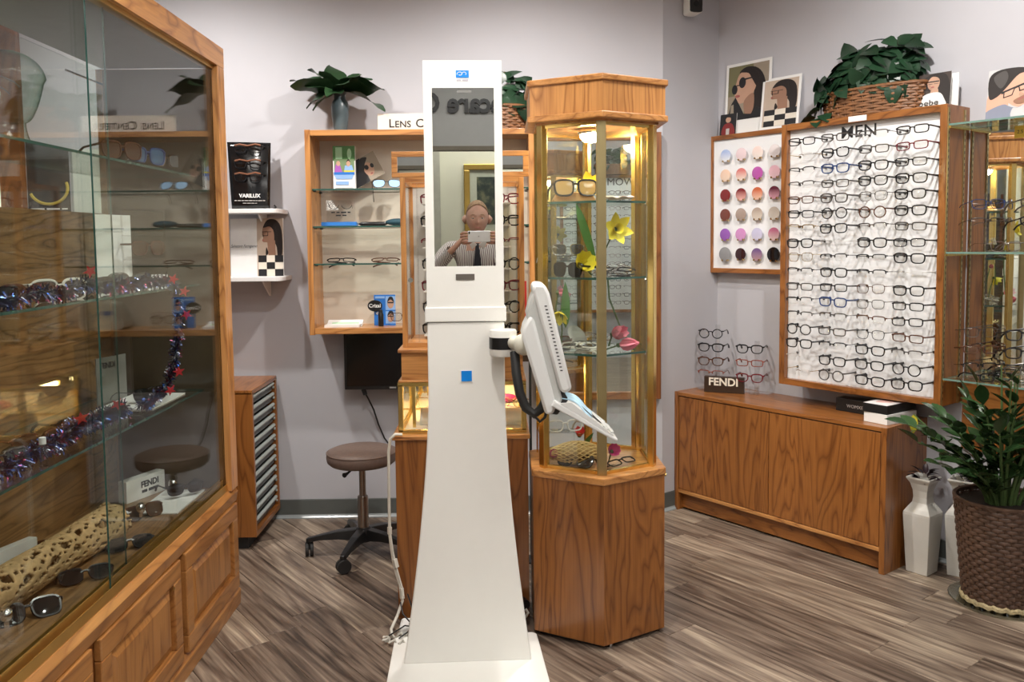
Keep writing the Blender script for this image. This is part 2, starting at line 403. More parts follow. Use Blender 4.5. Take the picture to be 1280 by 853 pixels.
# ------------------------------------------------------------ big furniture
def P0(t): return -Vector(t.location)
def gbox(mb, x0, x1, y0, y1, z0, z1, edges=None):      # sheet of glass: clear faces, green edges (material 1)
    k = len(mb.f); mb.box(x0,x1,y0,y1,z0,z1)
    d = sorted(range(3), key=lambda i: (x1-x0, y1-y0, z1-z0)[i])[0]
    big = {2: (0,1), 1: (2,4), 0: (3,5)}[d]
    for i in range(6): mb.m[k+i] = 0 if i in big else 1
    return mb
WALNUT = wood('walnut_y', (.30,.165,.068), (.075,.033,.011), 'y', .35, 12, 1.8, .2)
WALNUT_X = wood('walnut_x', (.17,.10,.05), (.07,.035,.015), 'x', .35, 9, .9, .2)
def display_cabinet():
    t = thing('display_cabinet', 'tall oak and glass display cabinet with sliding glass doors along the left', 'display cabinet', (-1.33,2.2,0)); o = P0(t)
    X0, X1, Y0, Y1, H = -1.58, -1.08, .93, 3.482, 2.278
    part('end_panel', B(X0,X1-.02,Y1-.022,Y1,0,H-.085), oak('z','honey'), t, o)
    part('end_panel', B(X0,X1-.02,Y0,Y0+.022,0,H-.085), oak('z','honey'), t, o)
    part('end_lining', B(X0+.03,-1.128,Y1-.03,Y1-.024,.5,2.19), paint('smoked_laminate', (.085,.065,.045), .12, var=.15, scale=4), t, o, label='dark glossy inner end lining')
    part('back_panel', B(X0,X0+.02,Y0+.03,Y1-.03,.02,1.622), WALNUT, t, o, label='dark horizontal-grained back panel')
    part('back_glass', B(X0+.004,X0+.010,Y0+.03,Y1-.03,1.622,2.19), GLASS, t, o)
    part('deck', B(X0+.02,-1.130,Y0+.024,Y1-.03,.465,.497), WALNUT, t, o)
    part('top_panel', B(X0,X1-.02,Y0,Y1,H-.06,H), oak('y','honey'), t, o)
    part('ceiling_lining', B(X0+.03,-1.13,Y0+.03,Y1-.03,H-.085,H-.061), paint('grey_lining', (.22,.22,.21), .5), t, o)
    part('top_rail', MB().prism([(X1,H-.083),(X1,H-.004),(X1-.006,H),(X1-.034,H),(X1-.034,H-.083)], Y0, Y1-.0, 'y'), oak('y','light'), t, o)
    part('stile', B(X1-.032,X1,Y1-.080,Y1,.497,H-.083), oak('z','light'), t, o, bevel=.003)
    part('stile', B(X1-.032,X1,Y0,Y0+.08,.497,H-.083), oak('z','honey'), t, o, bevel=.003)
    part('sill_rail', MB().prism([(X1-.034,.437),(X1-.008,.437),(X1-.002,.470),(X1,.478),(X1-.016,.499),(X1-.034,.499)], Y0, Y1, 'y'), oak('y','honey'), t, o, bevel=.002)
    tr = MB(); tr.box(-1.130,-1.098,Y0+.08,Y1-.08,.498,.506)
    for x in (-1.130,-1.1165,-1.100): tr.box(x,x+.002,Y0+.08,Y1-.08,.506,.545 if x < -1.11 else .530)
    part('door_track', tr, GOLDTRACK, t, o)
    part('door_track', B(-1.130,-1.098,Y0+.08,Y1-.08,2.180,2.195), GOLDTRACK, t, o)
    part('carcass_front', B(X1-.036,X1-.022,Y0,Y1,.078,.437), oak('z','dark'), t, o)
    part('plinth', MB().prism([(X1-.07,0),(X1-.004,0),(X1-.001,.060),(X1-.016,.079),(X1-.07,.079)], Y0, Y1, 'y'), oak('y','honey'), t, o, bevel=.003)
    y = Y1-.016
    for k in range(4):
        a, b = y-.585-k*.632, y-k*.632
        d = MB(); x = X1-.022; fw = .062
        for (p, q, r, s) in ((a,b,.081,.081+fw),(a,b,.434-fw,.434),(a,a+fw,.081+fw,.434-fw),(b-fw,b,.081+fw,.434-fw)): d.box(x,X1,p,q,r,s)
        dd = part('door', d, oak('y','honey'), t, o, bevel=.004)
        rp = MB(); i0 = fw; i1 = fw+.035
        ring = lambda i, xx: [(xx,a+i,.081+i),(xx,b-i,.081+i),(xx,b-i,.434-i),(xx,a+i,.434-i)]
        rp.add(ring(i0,X1-.017)+ring(i0+.006,X1-.017)+ring(i1,X1-.005)+ring(i1+.002,X1-.004), [(0,1,5,4),(1,2,6,5),(2,3,7,6),(3,0,4,7),(4,5,9,8),(5,6,10,9),(6,7,11,10),(7,4,8,11),(8,9,13,12),(9,10,14,13),(10,11,15,14),(11,8,12,15),(12,13,14,15)])
        part('raised_panel', rp, oak('z','honey'), dd)
        if k == 1: part('lock', MB().tube([(X1-.001,b-.07,.36),(X1+.002,b-.07,.36)], .006, 12), BRASS, dd)
    for k in range(3):
        z = (1.762,1.331,.902)[k]
        sh = gbox(MB(), -1.545,-1.195,Y0+.04,Y1-.036,z,z+.008)
        part('glass_shelf', sh, [GLASS,GEDGE], t, o)
    for (x, a, b) in ((-1.1065,2.375,3.402),(-1.1235,1.52,2.52),(-1.1065,.95,1.63)):
        part('glass_door', gbox(MB(), x-.0025,x+.0025,a,b,.508,2.19), [GLASS2,GEDGE], t, o)
    for y_, z_ in ((3.36,.545),(3.36,1.13),(3.05,.545),(2.2,.53),(3.30,2.15)):
        k = MB(); k.ball((-1.30,y_,z_),.018,.018,.02,12,8); k.cyl((-1.30,y_,z_-.032),(-1.30,y_,z_-.016),.008,10)
        if z_ < .6: part('glass_knob', k, CHROME, t, o, smooth=True)
    # rail with clear knobs near the top
    kb = MB().tube([(-1.52,3.10,2.12),(-1.52,3.44,2.12)], .004, 8)
    part('hanging_rail', kb, CHROME, t, o, smooth=True)
display_cabinet()
# beyond the cabinet: post, bright blinds, dark poster on the far wall
struct('window_1', B(-3.35,-2.60,YB-.025,YB-.002,.9,1.98), emit('daylit_blind', (1,.95,.70), .85))
struct('window_2', B(-3.35,-2.60,YB-.025,YB-.002,2.55,2.95), emit('daylit_blind', (1,.95,.70), .85))
struct('trim_3', B(-2.585,-2.47,YB-.05,YB-.001,0,2.97), oak('z','dark'), bevel=.004)
t = thing('wall_poster', 'black poster with a yellow ring, seen through the upper glass of the tall cabinet', 'poster', (-2.33,YB-.004,1.3)); o = P0(t)
part('sheet', B(-2.465,-2.245,YB-.006,YB-.002,1.3,1.95), paint('poster_charcoal', (.03,.032,.036), .4), t, o)
rg = MB(); rg.tube([(-2.355+.10*math.cos(a),YB-.008,1.80+.085*math.sin(a)) for a in [R(200+k*9) for k in range(21)]], .008, 6); part('ring_print', rg, paint('ring_yellow', (.55,.42,.08), .4), t, o)
print_line('caption', t, Vector((-2.355,YB-.0075,1.690))+o, .19, .008, PAPER, 3, 2); print_line('caption', t, Vector((-2.350,YB-.0075,1.672))+o, .18, .008, PAPER, 4, 5)
t = thing('wall_notice', 'white notice board beside the black poster behind the tall cabinet', 'notice', (-2.15,YB-.004,1.3)); o = P0(t)
part('sheet', B(-2.235,-2.06,YB-.006,YB-.002,1.3,2.0), paint('notice_white', (.62,.66,.60), .5), t, o)
part('border', B(-2.235,-2.225,YB-.008,YB-.002,1.3,2.0), paint('notice_grey', (.35,.37,.37), .5), t, o)
# ---- lens drawer unit
def lens_drawers():
    t = thing('lens_drawer_cabinet', 'low oak cabinet of slim grey lens trays between the display cabinet and the stool', 'drawer cabinet', (-1.42,4.32,0)); o = P0(t)
    X0, X1, Y0, Y1, H = -1.66, -1.185, 4.085, 4.545, .79
    part('side_panel', B(X0,X1,Y0,Y0+.022,.065,H-.012), oak('z','mid'), t, o, bevel=.002)
    part('side_panel', B(X0,X1,Y1-.022,Y1,.065,H-.012), oak('z','mid'), t, o, bevel=.002)
    part('top_panel', B(X0,X1,Y0,Y1,H-.022,H), oak('y','mid'), t, o, bevel=.003)
    part('bottom_panel', B(X0,X1,Y0+.022,Y1-.022,.065,.092), oak('y','mid'), t, o)
    part('back_panel', B(X0,X0+.012,Y0+.022,Y1-.022,.092,H-.022), oak('z','dark'), t, o)
    part('toe_kick', B(X0+.03,X1-.05,Y0+.03,Y1-.03,0,.065), BLACKM, t, o)
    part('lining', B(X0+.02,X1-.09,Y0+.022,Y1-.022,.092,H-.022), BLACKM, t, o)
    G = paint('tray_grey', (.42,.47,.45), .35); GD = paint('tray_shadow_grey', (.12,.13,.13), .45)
    for k in range(12):
        z = .100+k*.0558
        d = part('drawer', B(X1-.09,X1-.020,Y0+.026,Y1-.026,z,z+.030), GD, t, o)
        part('lip', MB().tube([(X1-.013,Y0+.026,z+.038),(X1-.013,Y1-.034,z+.038)], .0095, 8), G, d, smooth=True)
        part('catch', MB().cyl((X1-.014,Y1-.032,z+.018),(X1-.006,Y1-.032,z+.018),.007,8), G, d)
lens_drawers()
# ---- wall bookcase
def bookcase():
    t = thing('wall_bookcase', 'wall-hung oak display case with glass shelves and a cream back', 'bookcase', (-.375,4.445,1.03)); o = P0(t)
    X0, X1, Y0, Y1, Z0, Z1 = -.952, .196, 4.32, 4.568, 1.028, 2.062
    part('side_panel', B(X0,X0+.027,Y0,Y1,Z0,Z1), oak('z','light'), t, o, bevel=.0015)
    part('side_panel', B(X1-.027,X1,Y0,Y1,Z0,Z1), oak('z','light'), t, o, bevel=.0015)
    part('top_panel', B(X0+.027,X1-.027,Y0+.003,Y1,Z1-.030,Z1-.002), oak('x','light'), t, o, bevel=.0015)
    part('bottom_panel', B(X0+.027,X1-.027,Y0+.003,Y1,Z0+.004,Z0+.034), oak('x','light'), t, o, bevel=.0015)
    part('back_panel', B(X0+.027,X1-.027,Y1-.012,Y1-.002,Z0+.034,Z1-.03), CREAM, t, o, label='cream glossy laminate back')
    for z in (1.768,1.580,1.391):
        part('glass_shelf', gbox(MB(), X0+.029,X1-.029,Y0+.012,Y1-.014,z-.008,z), [GLASS,GEDGE], t, o)
        for x in (X0+.027, X1-.041):
            for y in (Y0+.05, Y1-.05): part('shelf_pin', B(x,x+.014,y,y+.01,z-.014,z-.0085), BLACK, t, o)
bookcase()
# ---- white wall shelves
def wshelf(z, label, x1):
    t = thing('wall_shelf', label, 'shelf', (-1.4,4.45,z)); o = P0(t)
    pts = [(-1.70,4.565),(-1.70,4.335)]+[(x1-.045+.045*math.sin(a), 4.38-.045*math.cos(a)) for a in [R(k*15) for k in range(7)]]+[(x1,4.565)]
    part('board', MB().prism(pts, z-.022, z), WHITE_LAM, t, o, bevel=.002)
    br = MB().prism([(4.566,z-.022),(4.566,z-.11),(4.552,z-.11),(4.42,z-.03),(4.42,z-.022)], x1-.12, x1-.112, 'x')
    part('bracket', br, WHITE_LAM, t, o)
wshelf(1.672, 'upper white wall shelf with a rounded corner beside the tall cabinet', -1.103)
wshelf(1.326, 'lower white wall shelf with a rounded corner beside the tall cabinet', -1.092)
# ---- monitor on the wall with cable
t = thing('monitor', 'black flat screen mounted on the back wall under the bookcase', 'monitor', (-.55,4.5,.72)); o = P0(t)
part('housing', B(-.806,-.30,4.455,4.495,.722,1.024), BLACK, t, o, bevel=.004)
part('screen', B(-.792,-.314,4.4525,4.456,.742,1.012), paint('screen_black', (.006,.006,.007), .12), t, o)
part('wall_mount', B(-.62,-.48,4.495,4.566,.82,.92), BLACKM, t, o)
part('badge', B(-.570,-.536,4.4535,4.4552,.727,.735), paint('badge_grey', (.4,.4,.4), .4), t, o)
cb = MB().tube([(-.705,4.475,.722),(-.703,4.478,.700),(-.690,4.50,.665),(-.665,4.52,.60),(-.645,4.535,.52),(-.615,4.545,.44),(-.56,4.55,.36),(-.50,4.55,.30)], .0045, 8)
part('power_cable', cb, BLACK, t, o, smooth=True)
part('plug', MB().cyl((-.712,4.475,.722),(-.701,4.475,.692),.012,10), BLACK, t, o)
# ---- stool
def stool():
    t = thing('rolling_stool', 'brown round upholstered stool on a five-star wheeled base', 'stool', (-.655,4.03,0))
    LEA = paint('brown_vinyl', (.165,.115,.095), .5, var=.12, scale=60, bump=.25)
    part('seat', MB().lathe([(.002,.438),(.12,.436),(.150,.442),(.164,.455),(.168,.475),(.166,.492),(.160,.503),(.140,.511),(.07,.515),(.002,.516)], 48), LEA, t, smooth=True)
    part('piping', MB().tube([(.1645*math.cos(a),.1645*math.sin(a),.497) for a in [2*PI*k/48 for k in range(48)]], .004, 6, closed=True), LEA, t, smooth=True)
    part('seat_plate', B(-.075,.075,-.06,.06,.424,.437), BLACKM, t)
    part('lever', MB().tube([(-.04,-.05,.425),(-.05,-.12,.423),(-.06,-.145,.422)], [.006,.006,.012], 8), BLACK, t)
    part('gas_column', MB().lathe([(.016,.28),(.016,.43)], 20), STEEL, t, smooth=True)
    part('column_sleeve', MB().lathe([(.026,.075),(.026,.275),(.023,.283),(.017,.285)], 20), STEEL, t, smooth=True)
    part('hub', MB().lathe([(.045,.065),(.045,.115),(.034,.128),(.027,.13)], 20), BLACK, t, smooth=True)
    for k in range(5):
        a = R(-102+72*k); c, s = math.cos(a), math.sin(a)
        l = MB(); ps = []
        for (d, w, zt, zb) in ((.03,.030,.125,.070),(.12,.026,.118,.080),(.21,.020,.100,.078),(.262,.017,.088,.068),(.272,.013,.084,.066)):
            ps.append([(d,-w,zb),(d,w,zb),(d,w*.7,zt),(d,-w*.7,zt)])
        vs_ = [(c*x-s*y, s*x+c*y, z) for q in ps for x, y, z in q]
        fs = [(3,2,1,0), (16,17,18,19)]
        for i in range(4):
            for j in range(4): fs.append((i*4+j, i*4+(j+1)%4, i*4+4+(j+1)%4, i*4+4+j))
        l.add(vs_, fs)
        lg = part('leg', l, BLACK, t, bevel=.003)
        cx, cy = c*.258, s*.258; b = a+R(40+37*k)
        dx, dy = math.cos(b)*.012, math.sin(b)*.012
        w = MB(); w.cyl((cx-dx*1.6,cy-dy*1.6,.033),(cx-dx*.3,cy-dy*.3,.033),.033,18); w.cyl((cx+dx*.3,cy+dy*.3,.033),(cx+dx*1.6,cy+dy*1.6,.033),.033,18); w.cyl((cx,cy,.03),(cx,cy,.07),.008,8)
        part('caster', w, BLACKM, lg, bevel=.003)
stool()
# ------------------------------------------------------------ centre: pedestal, showcase, frame case, column, hexagon
def pedestal():
    t = thing('display_pedestal', 'plain oak pedestal with a thin overhanging top, directly behind the white column', 'pedestal', (-.139,3.55,0)); o = P0(t)
    part('body', B(-.405,.116,3.295,3.79,.0,.722), oak('z','mid'), t, o, bevel=.002)
    part('top_panel', B(-.416,.124,3.285,3.80,.722,.741), oak('x','light'), t, o, bevel=.004)
pedestal()
def showcase():
    t = thing('brass_showcase', 'small lit brass-framed glass showcase on top of the oak pedestal', 'showcase', (-.14,3.55,.741)); o = P0(t)
    X0, X1, Y0, Y1, Z0, Z1 = -.393, .112, 3.318, 3.775, .741, .945
    f = .020
    for x in (X0, X1-f):
        for y in (Y0, Y1-f): part('post', B(x,x+f,y,y+f,Z0+.008,Z1-.008), BRASS, t, o, bevel=.002)
    for z in (Z0, Z1-.014):
        m = MB(); m.box(X0,X1,Y0,Y0+f,z,z+.014); m.box(X0,X1,Y1-f,Y1,z,z+.014); m.box(X0,X0+f,Y0+f,Y1-f,z,z+.014); m.box(X1-f,X1,Y0+f,Y1-f,z,z+.014)
        part('rail', m, BRASS, t, o)
    part('front_pane', B(X0+f,X1-f,Y0+.006,Y0+.010,Z0+.014,Z1-.014), GLASS, t, o)
    part('side_pane', B(X0+.006,X0+.010,Y0+f,Y1-f,Z0+.014,Z1-.014), GLASS, t, o)
    part('side_pane', B(X1-.010,X1-.006,Y0+f,Y1-f,Z0+.014,Z1-.014), GLASS, t, o)
    part('back_mirror', B(X0+f,X1-f,Y1-.012,Y1-.006,Z0+.014,Z1-.014), MIRROR, t, o)
    part('deck', B(X0+f,X1-f,Y0+f,Y1-f,Z0+.001,Z0+.008), paint('cream_cloth', (.62,.58,.50), .7), t, o)
    part('inner_post', B(-.345,-.332,3.40,3.413,Z0+.008,Z1-.014), BRASS, t, o)
    part('light_tube', MB().cyl((-.33,3.70,Z1-.045),(.07,3.70,Z1-.045),.010,12), emit('warm_tube', (1,.74,.34), 45), t, o, smooth=True)
    part('light_tube_shade', B(-.335,.075,3.712,3.718,Z1-.065,Z1-.016), BRASS, t, o)
showcase()
OAKX = oak('x','light'); OAKZ = oak('z','light')
t = thing('oak_box', 'shallow oak box with lipped edges between the lit showcase and the frame case', 'box', (-.14,3.55,.945)); o = P0(t)
part('body', B(-.378,.100,3.332,3.765,.952,1.062), OAKX, t, o)
part('top_lip', B(-.391,.112,3.320,3.777,1.062,1.076), OAKX, t, o, bevel=.003)
part('bottom_lip', B(-.391,.112,3.320,3.777,.945,.954), OAKX, t, o, bevel=.003)
CX0, CX1, CY0, CY1, CZ0, CZ1 = -.377, .112, 3.385, 3.71, 1.076, 1.750
def frame_case():
    t = thing('eyewear_case', 'upright oak-edged acrylic case of eyeglasses standing on the oak box', 'display case', (-.132,3.55,CZ0)); o = P0(t)
    w = .021
    for x in (CX0, CX1-w):
        for y in (CY0, CY1-w): part('post', B(x,x+w,y,y+w,CZ0,CZ1), OAKZ, t, o, bevel=.002)
    m = MB(); m.box(CX0+w,CX1-w,CY0,CY0+w,CZ1-.02,CZ1); m.box(CX0+w,CX1-w,CY1-w,CY1,CZ1-.02,CZ1); m.box(CX0,CX0+w,CY0+w,CY1-w,CZ1-.02,CZ1); m.box(CX1-w,CX1,CY0+w,CY1-w,CZ1-.02,CZ1)
    part('top_frame', m, OAKX, t, o)
    part('base_plate', B(CX0+w,CX1-w,CY0+.002,CY1-.002,CZ0,CZ0+.018), OAKX, t, o)
    part('back_panel', B(CX0+w,CX1-w,CY1-.014,CY1-.008,CZ0+.018,CZ1-.02), paint('pale_back', (.62,.60,.55), .4, var=.02), t, o)
    for x in (CX0+w+.008, CX0+w+.040, CX1-w-.045, CX1-w-.013):
        part('acrylic_rod', B(x,x+.006,CY0+.03,CY0+.036,CZ0+.018,CZ1-.02), ACRYL, t, o)
    part('side_pane', B(CX0+.008,CX0+.012,CY0+w,CY1-w,CZ0+.018,CZ1-.02), ACRYL, t, o)
    part('side_pane', B(CX1-.012,CX1-.008,CY0+w,CY1-w,CZ0+.018,CZ1-.02), ACRYL, t, o)
    part('lock', MB().lathe([(.010,0),(.010,.012)],12,(0,0,0)), CHROME, t, Vector((CX0+w+.014,CY0+.012,1.345))+o, (R(90),0,0))
    for k in range(7):
        z = 1.685-.0905*k
        part('ledge', B(CX0+w+.055,CX1-w-.03,CY0+.12,CY1-.015,z-.035,z-.030), paint('ledge_white', (.7,.69,.64), .4, var=.02), t, o)
frame_case()
t = thing('header_sign', 'oak-framed mirrored header lying on its edge on top of the eyewear case', 'sign', (-.138,3.5,CZ1)); o = P0(t)
m = MB()
for a in ((-.408,.132,CZ1,CZ1+.020),(-.408,.132,CZ1+.082,CZ1+.102),(-.408,-.386,CZ1+.02,CZ1+.082),(.110,.132,CZ1+.02,CZ1+.082)): m.box(a[0],a[1],3.385,3.41,a[2],a[3])
part('frame', m, OAKX, t, o, bevel=.002)
part('panel', B(-.386,.110,3.395,3.402,CZ1+.02,CZ1+.082), MIRROR, t, o)
# ---- white measuring column with a mirror
SX, SY = -.107, 2.915
def column():
    t = thing('measuring_column', 'tall white flared column with a built-in mirror in the middle of the room', 'column', (SX,SY,0), R(1.78))
    W1 = .1325
    def outline(y0, y1, zs, wf, name, **k):
        pts = [(-wf(z)-.010*max(0,1-z/.98), z) for z in zs]+[(wf(z)-.010*max(0,1-z/.98), z) for z in zs[::-1]]
        return part(name, MB().prism(pts, y0, y1, 'y'), WHITE, t, **k)
    def wf(z):
        if z > .98: return W1
        q = (.98-z)/.98; return W1+.096*q**1.6
    outline(0, .085, [.012+.968*(k/24) for k in range(25)]+[1.222], wf, 'lower_column', bevel=.005)
    part('band', B(-.1395,.1395,-.006,.090,1.222,1.272), WHITE, t, bevel=.003)
    part('seam', B(-.134,.134,.001,.083,1.2185,1.2222), INK, t)
    h = MB(); z0, z1, m0, m1 = 1.272, 2.105, 1.412, 2.014; x0, x1 = -.1035, .1055
    for a in ((-W1,W1,z0,m0),(-W1,W1,m1,z1),(-W1,x0,m0,m1),(x1,W1,m0,m1)): h.box(a[0],a[1],0,.03,a[2],a[3])
    part('head_frame', h, WHITE, t)
    part('head_shell', B(-W1,W1,.03,.085,z0,z1), WHITE, t, bevel=.006)
    mr = part('mirror', B(x0,x1,-.0015,.0015,m0-1.71,m1-1.71), MIRROR, t, (0,.006,1.71), (R(.5),0,0))
    part('vent', B(-.02,.03,-.001,.004,1.998,2.006), paint('vent_grey', (.2,.2,.19), .5), t)
    part('badge_plate', B(-.032,.032,-.003,.001,1.366,1.386), paint('badge_taupe', (.19,.17,.15), .35, .5), t)
    lg = part('logo', B(-.022,.022,-.002,.001,2.048,2.072), paint('logo_blue', (.0,.23,.78), .35), t, label='blue logo tile with a white swirl')
    sw = MB(); sw.tube([(-.008+.010*math.cos(a)*(1-.5*k/14),-.0025,2.060+.007*math.sin(a)*(1-.4*k/14)) for k, a in enumerate([R(200-k*24) for k in range(15)])], .0012, 5)
    sw.tube([(.006+.007*math.cos(a),-.0025,2.060+.006*math.sin(a)) for a in [R(-40+k*24) for k in range(9)]], .001, 5)
    part('logo_swirl', sw, PAPER, lg)
    print_line('logo_caption', t, (.0,-.001,2.040), .040, .006, paint('logo_grey', (.45,.43,.50), .5), 2, 3)
    part('blue_square', B(-.018,.018,-.004,.001,1.016,1.052), paint('logo_blue', (.0,.23,.78), .35), t)
    part('blue_square_mount', B(-.020,.020,-.0025,.001,1.013,1.053), paint('mount_white', (.8,.8,.8), .3), t)
    part('foot_plate', MB().prism([(-.27,.215),(.235,.215),(.25,.20),(.285,-.55),(-.285,-.55),(-.285,.20)], 0, .014), WHITE, t, bevel=.004)
column()
def terminal():
    t = thing('touch_terminal', 'white tilted touch-screen terminal on an arm at the right of the column', 'terminal', (.20,2.76,1.10))
    o = P0(t); TW = paint('terminal_white', (.74,.75,.74), .3, var=.01); TG = paint('terminal_grey', (.50,.51,.49), .4, var=.02); CR = paint('terminal_cream', (.72,.70,.60), .35)
    y0, y1 = 2.665, 2.86
    part('ball_joint', MB().ball((.088,2.80,1.155),.036,.030,.037,16,10), CR, t, o, smooth=True, label='cream ball joint')
    part('swivel', MB().lathe([(.002,1.105),(.044,1.107),(.047,1.112),(.047,1.190),(.044,1.196),(.002,1.199)], 28, (.020,2.885,0)), WHITE, t, o, smooth=True)
    part('swivel_band', MB().lathe([(.0478,1.132),(.0478,1.172)], 28, (.020,2.885,0)), BLACK, t, o, smooth=True)
    part('arm', MB().cyl((.05,2.86,1.155),(.085,2.81,1.155),.024,18), CR, t, o, smooth=True)
    def pr(name, pts, a, b, mat, **k): return part(name, MB().prism(pts, a, b, 'y'), mat, t, o, **k)
    pr('display_housing', [(.118,1.362),(.152,1.360),(.166,1.332),(.236,1.025),(.212,1.012),(.196,1.022),(.112,1.342)], y0, y1, TW, bevel=.012, smooth=True)
    sl = MB()
    for k in range(19):
        a = k/18; x = .150+.048*a; z = 1.290-.205*a
        sl.box(x,x+.008,y0-.0006,y0+.001,z,z+.0035)
    q = part('vent_slots', sl, INK, t, o); q['kind'] = 'stuff'
    pr('back_cover', [(.118,1.340),(.106,1.305),(.094,1.262),(.148,1.015),(.190,.962),(.206,.99),(.135,1.30)], y0+.012, y1-.012, TG, bevel=.008, smooth=True)
    pr('back_cover', [(.104,1.262),(.084,1.222),(.078,1.195),(.150,.945),(.176,.945),(.186,.975),(.118,1.25)], y0+.004, y1-.004, TW, bevel=.010, smooth=True)
    pr('hinge', [(.150,.99),(.205,1.022),(.226,.99),(.190,.94),(.160,.945)], y0+.02, y1-.02, BLACKM, bevel=.004)
    tray = MB()
    A = Vector((.174,0,.985)); D = Vector((.378,0,.862)); dd = (D-A).normalized(); nn = Vector((-dd.z,0,dd.x))
    if nn.z < 0: nn = -nn
    pts = [A-nn*.012, D-nn*.006, D+nn*.004, A+nn*.010]
    tray = part('keyboard_tray', MB().prism([(p.x,p.z) for p in pts], y0-.01, y1+.01, 'y'), TW, t, o, bevel=.004)
    lip = [A+nn*.010+dd*.02, D+nn*.004-dd*.02, D+nn*.008-dd*.02, A+nn*.030+dd*.05]
    for yy in (y0-.009, y1+.001): part('tray_wall', MB().prism([(p.x,p.z) for p in lip], yy, yy+.008, 'y'), TW, tray)
    gr = MB()
    for k in range(8):
        p = A+nn*.011+dd*(.09+.018*k); gr.box(p.x-.005,p.x+.004,y0+.01,y0+.06,p.z-.003,p.z+.003)
    g = part('tray_ribs', gr, TG, tray); g['kind'] = 'stuff'
    cabl = MB().tube([(.058,2.83,1.125),(.062,2.80,1.06),(.072,2.79,.995),(.092,2.785,.945),(.120,2.78,.925),(.146,2.78,.945),(.172,2.775,1.0),(.190,2.77,1.04)], .0165, 10)
    part('cable_loop', cabl, BLACKM, t, o, smooth=True, label='thick black cable loop')
    part('thin_cable', MB().tube([(.122,2.77,.918),(.138,2.768,.902),(.154,2.768,.916),(.163,2.77,.946),(.168,2.77,.985)], .005, 8), BLACK, t, o, smooth=True)
    part('connector', MB().cyl((.158,2.768,.942),(.170,2.768,.978),.011,10), BLACK, t, o, smooth=True)
    # the face mask rests in the tray
    mk = thing('face_mask', 'pale blue pleated face mask lying in the tray of the white terminal', 'mask', A+nn*.03+dd*.06+Vector((0,2.74,0)))
    def fn(u_, v_):
        x = (u_-.5)*.175; y = (v_-.5)*.105
        q = A+dd*(.062+x*.86)+nn*(.024+.016*math.cos(u_*PI*2-PI)*.6+.004*math.sin(v_*26)+.012*(1-abs(v_-.5)*2))
        return (q.x, 2.735+y, q.z)
    m = MB().grid(fn, 24, 18); ob = part('pleated_sheet', m, paint('mask_blue', (.42,.62,.76), .8, var=.03), mk, -Vector(mk.location), smooth=True, ang=80)
    so = ob.modifiers.new('solid', 'SOLIDIFY'); so.thickness = .0015
    p = A+dd*.15+nn*.016
    lp = MB().tube([(p.x-.05,2.70,p.z+.05),(p.x-.01,2.685,p.z+.014),(p.x+.02,2.70,p.z-.012),(p.x-.01,2.72,p.z+.016)], .0018, 5)
    part('ear_loop', lp, BLACKM, mk, -Vector(mk.location))
terminal()
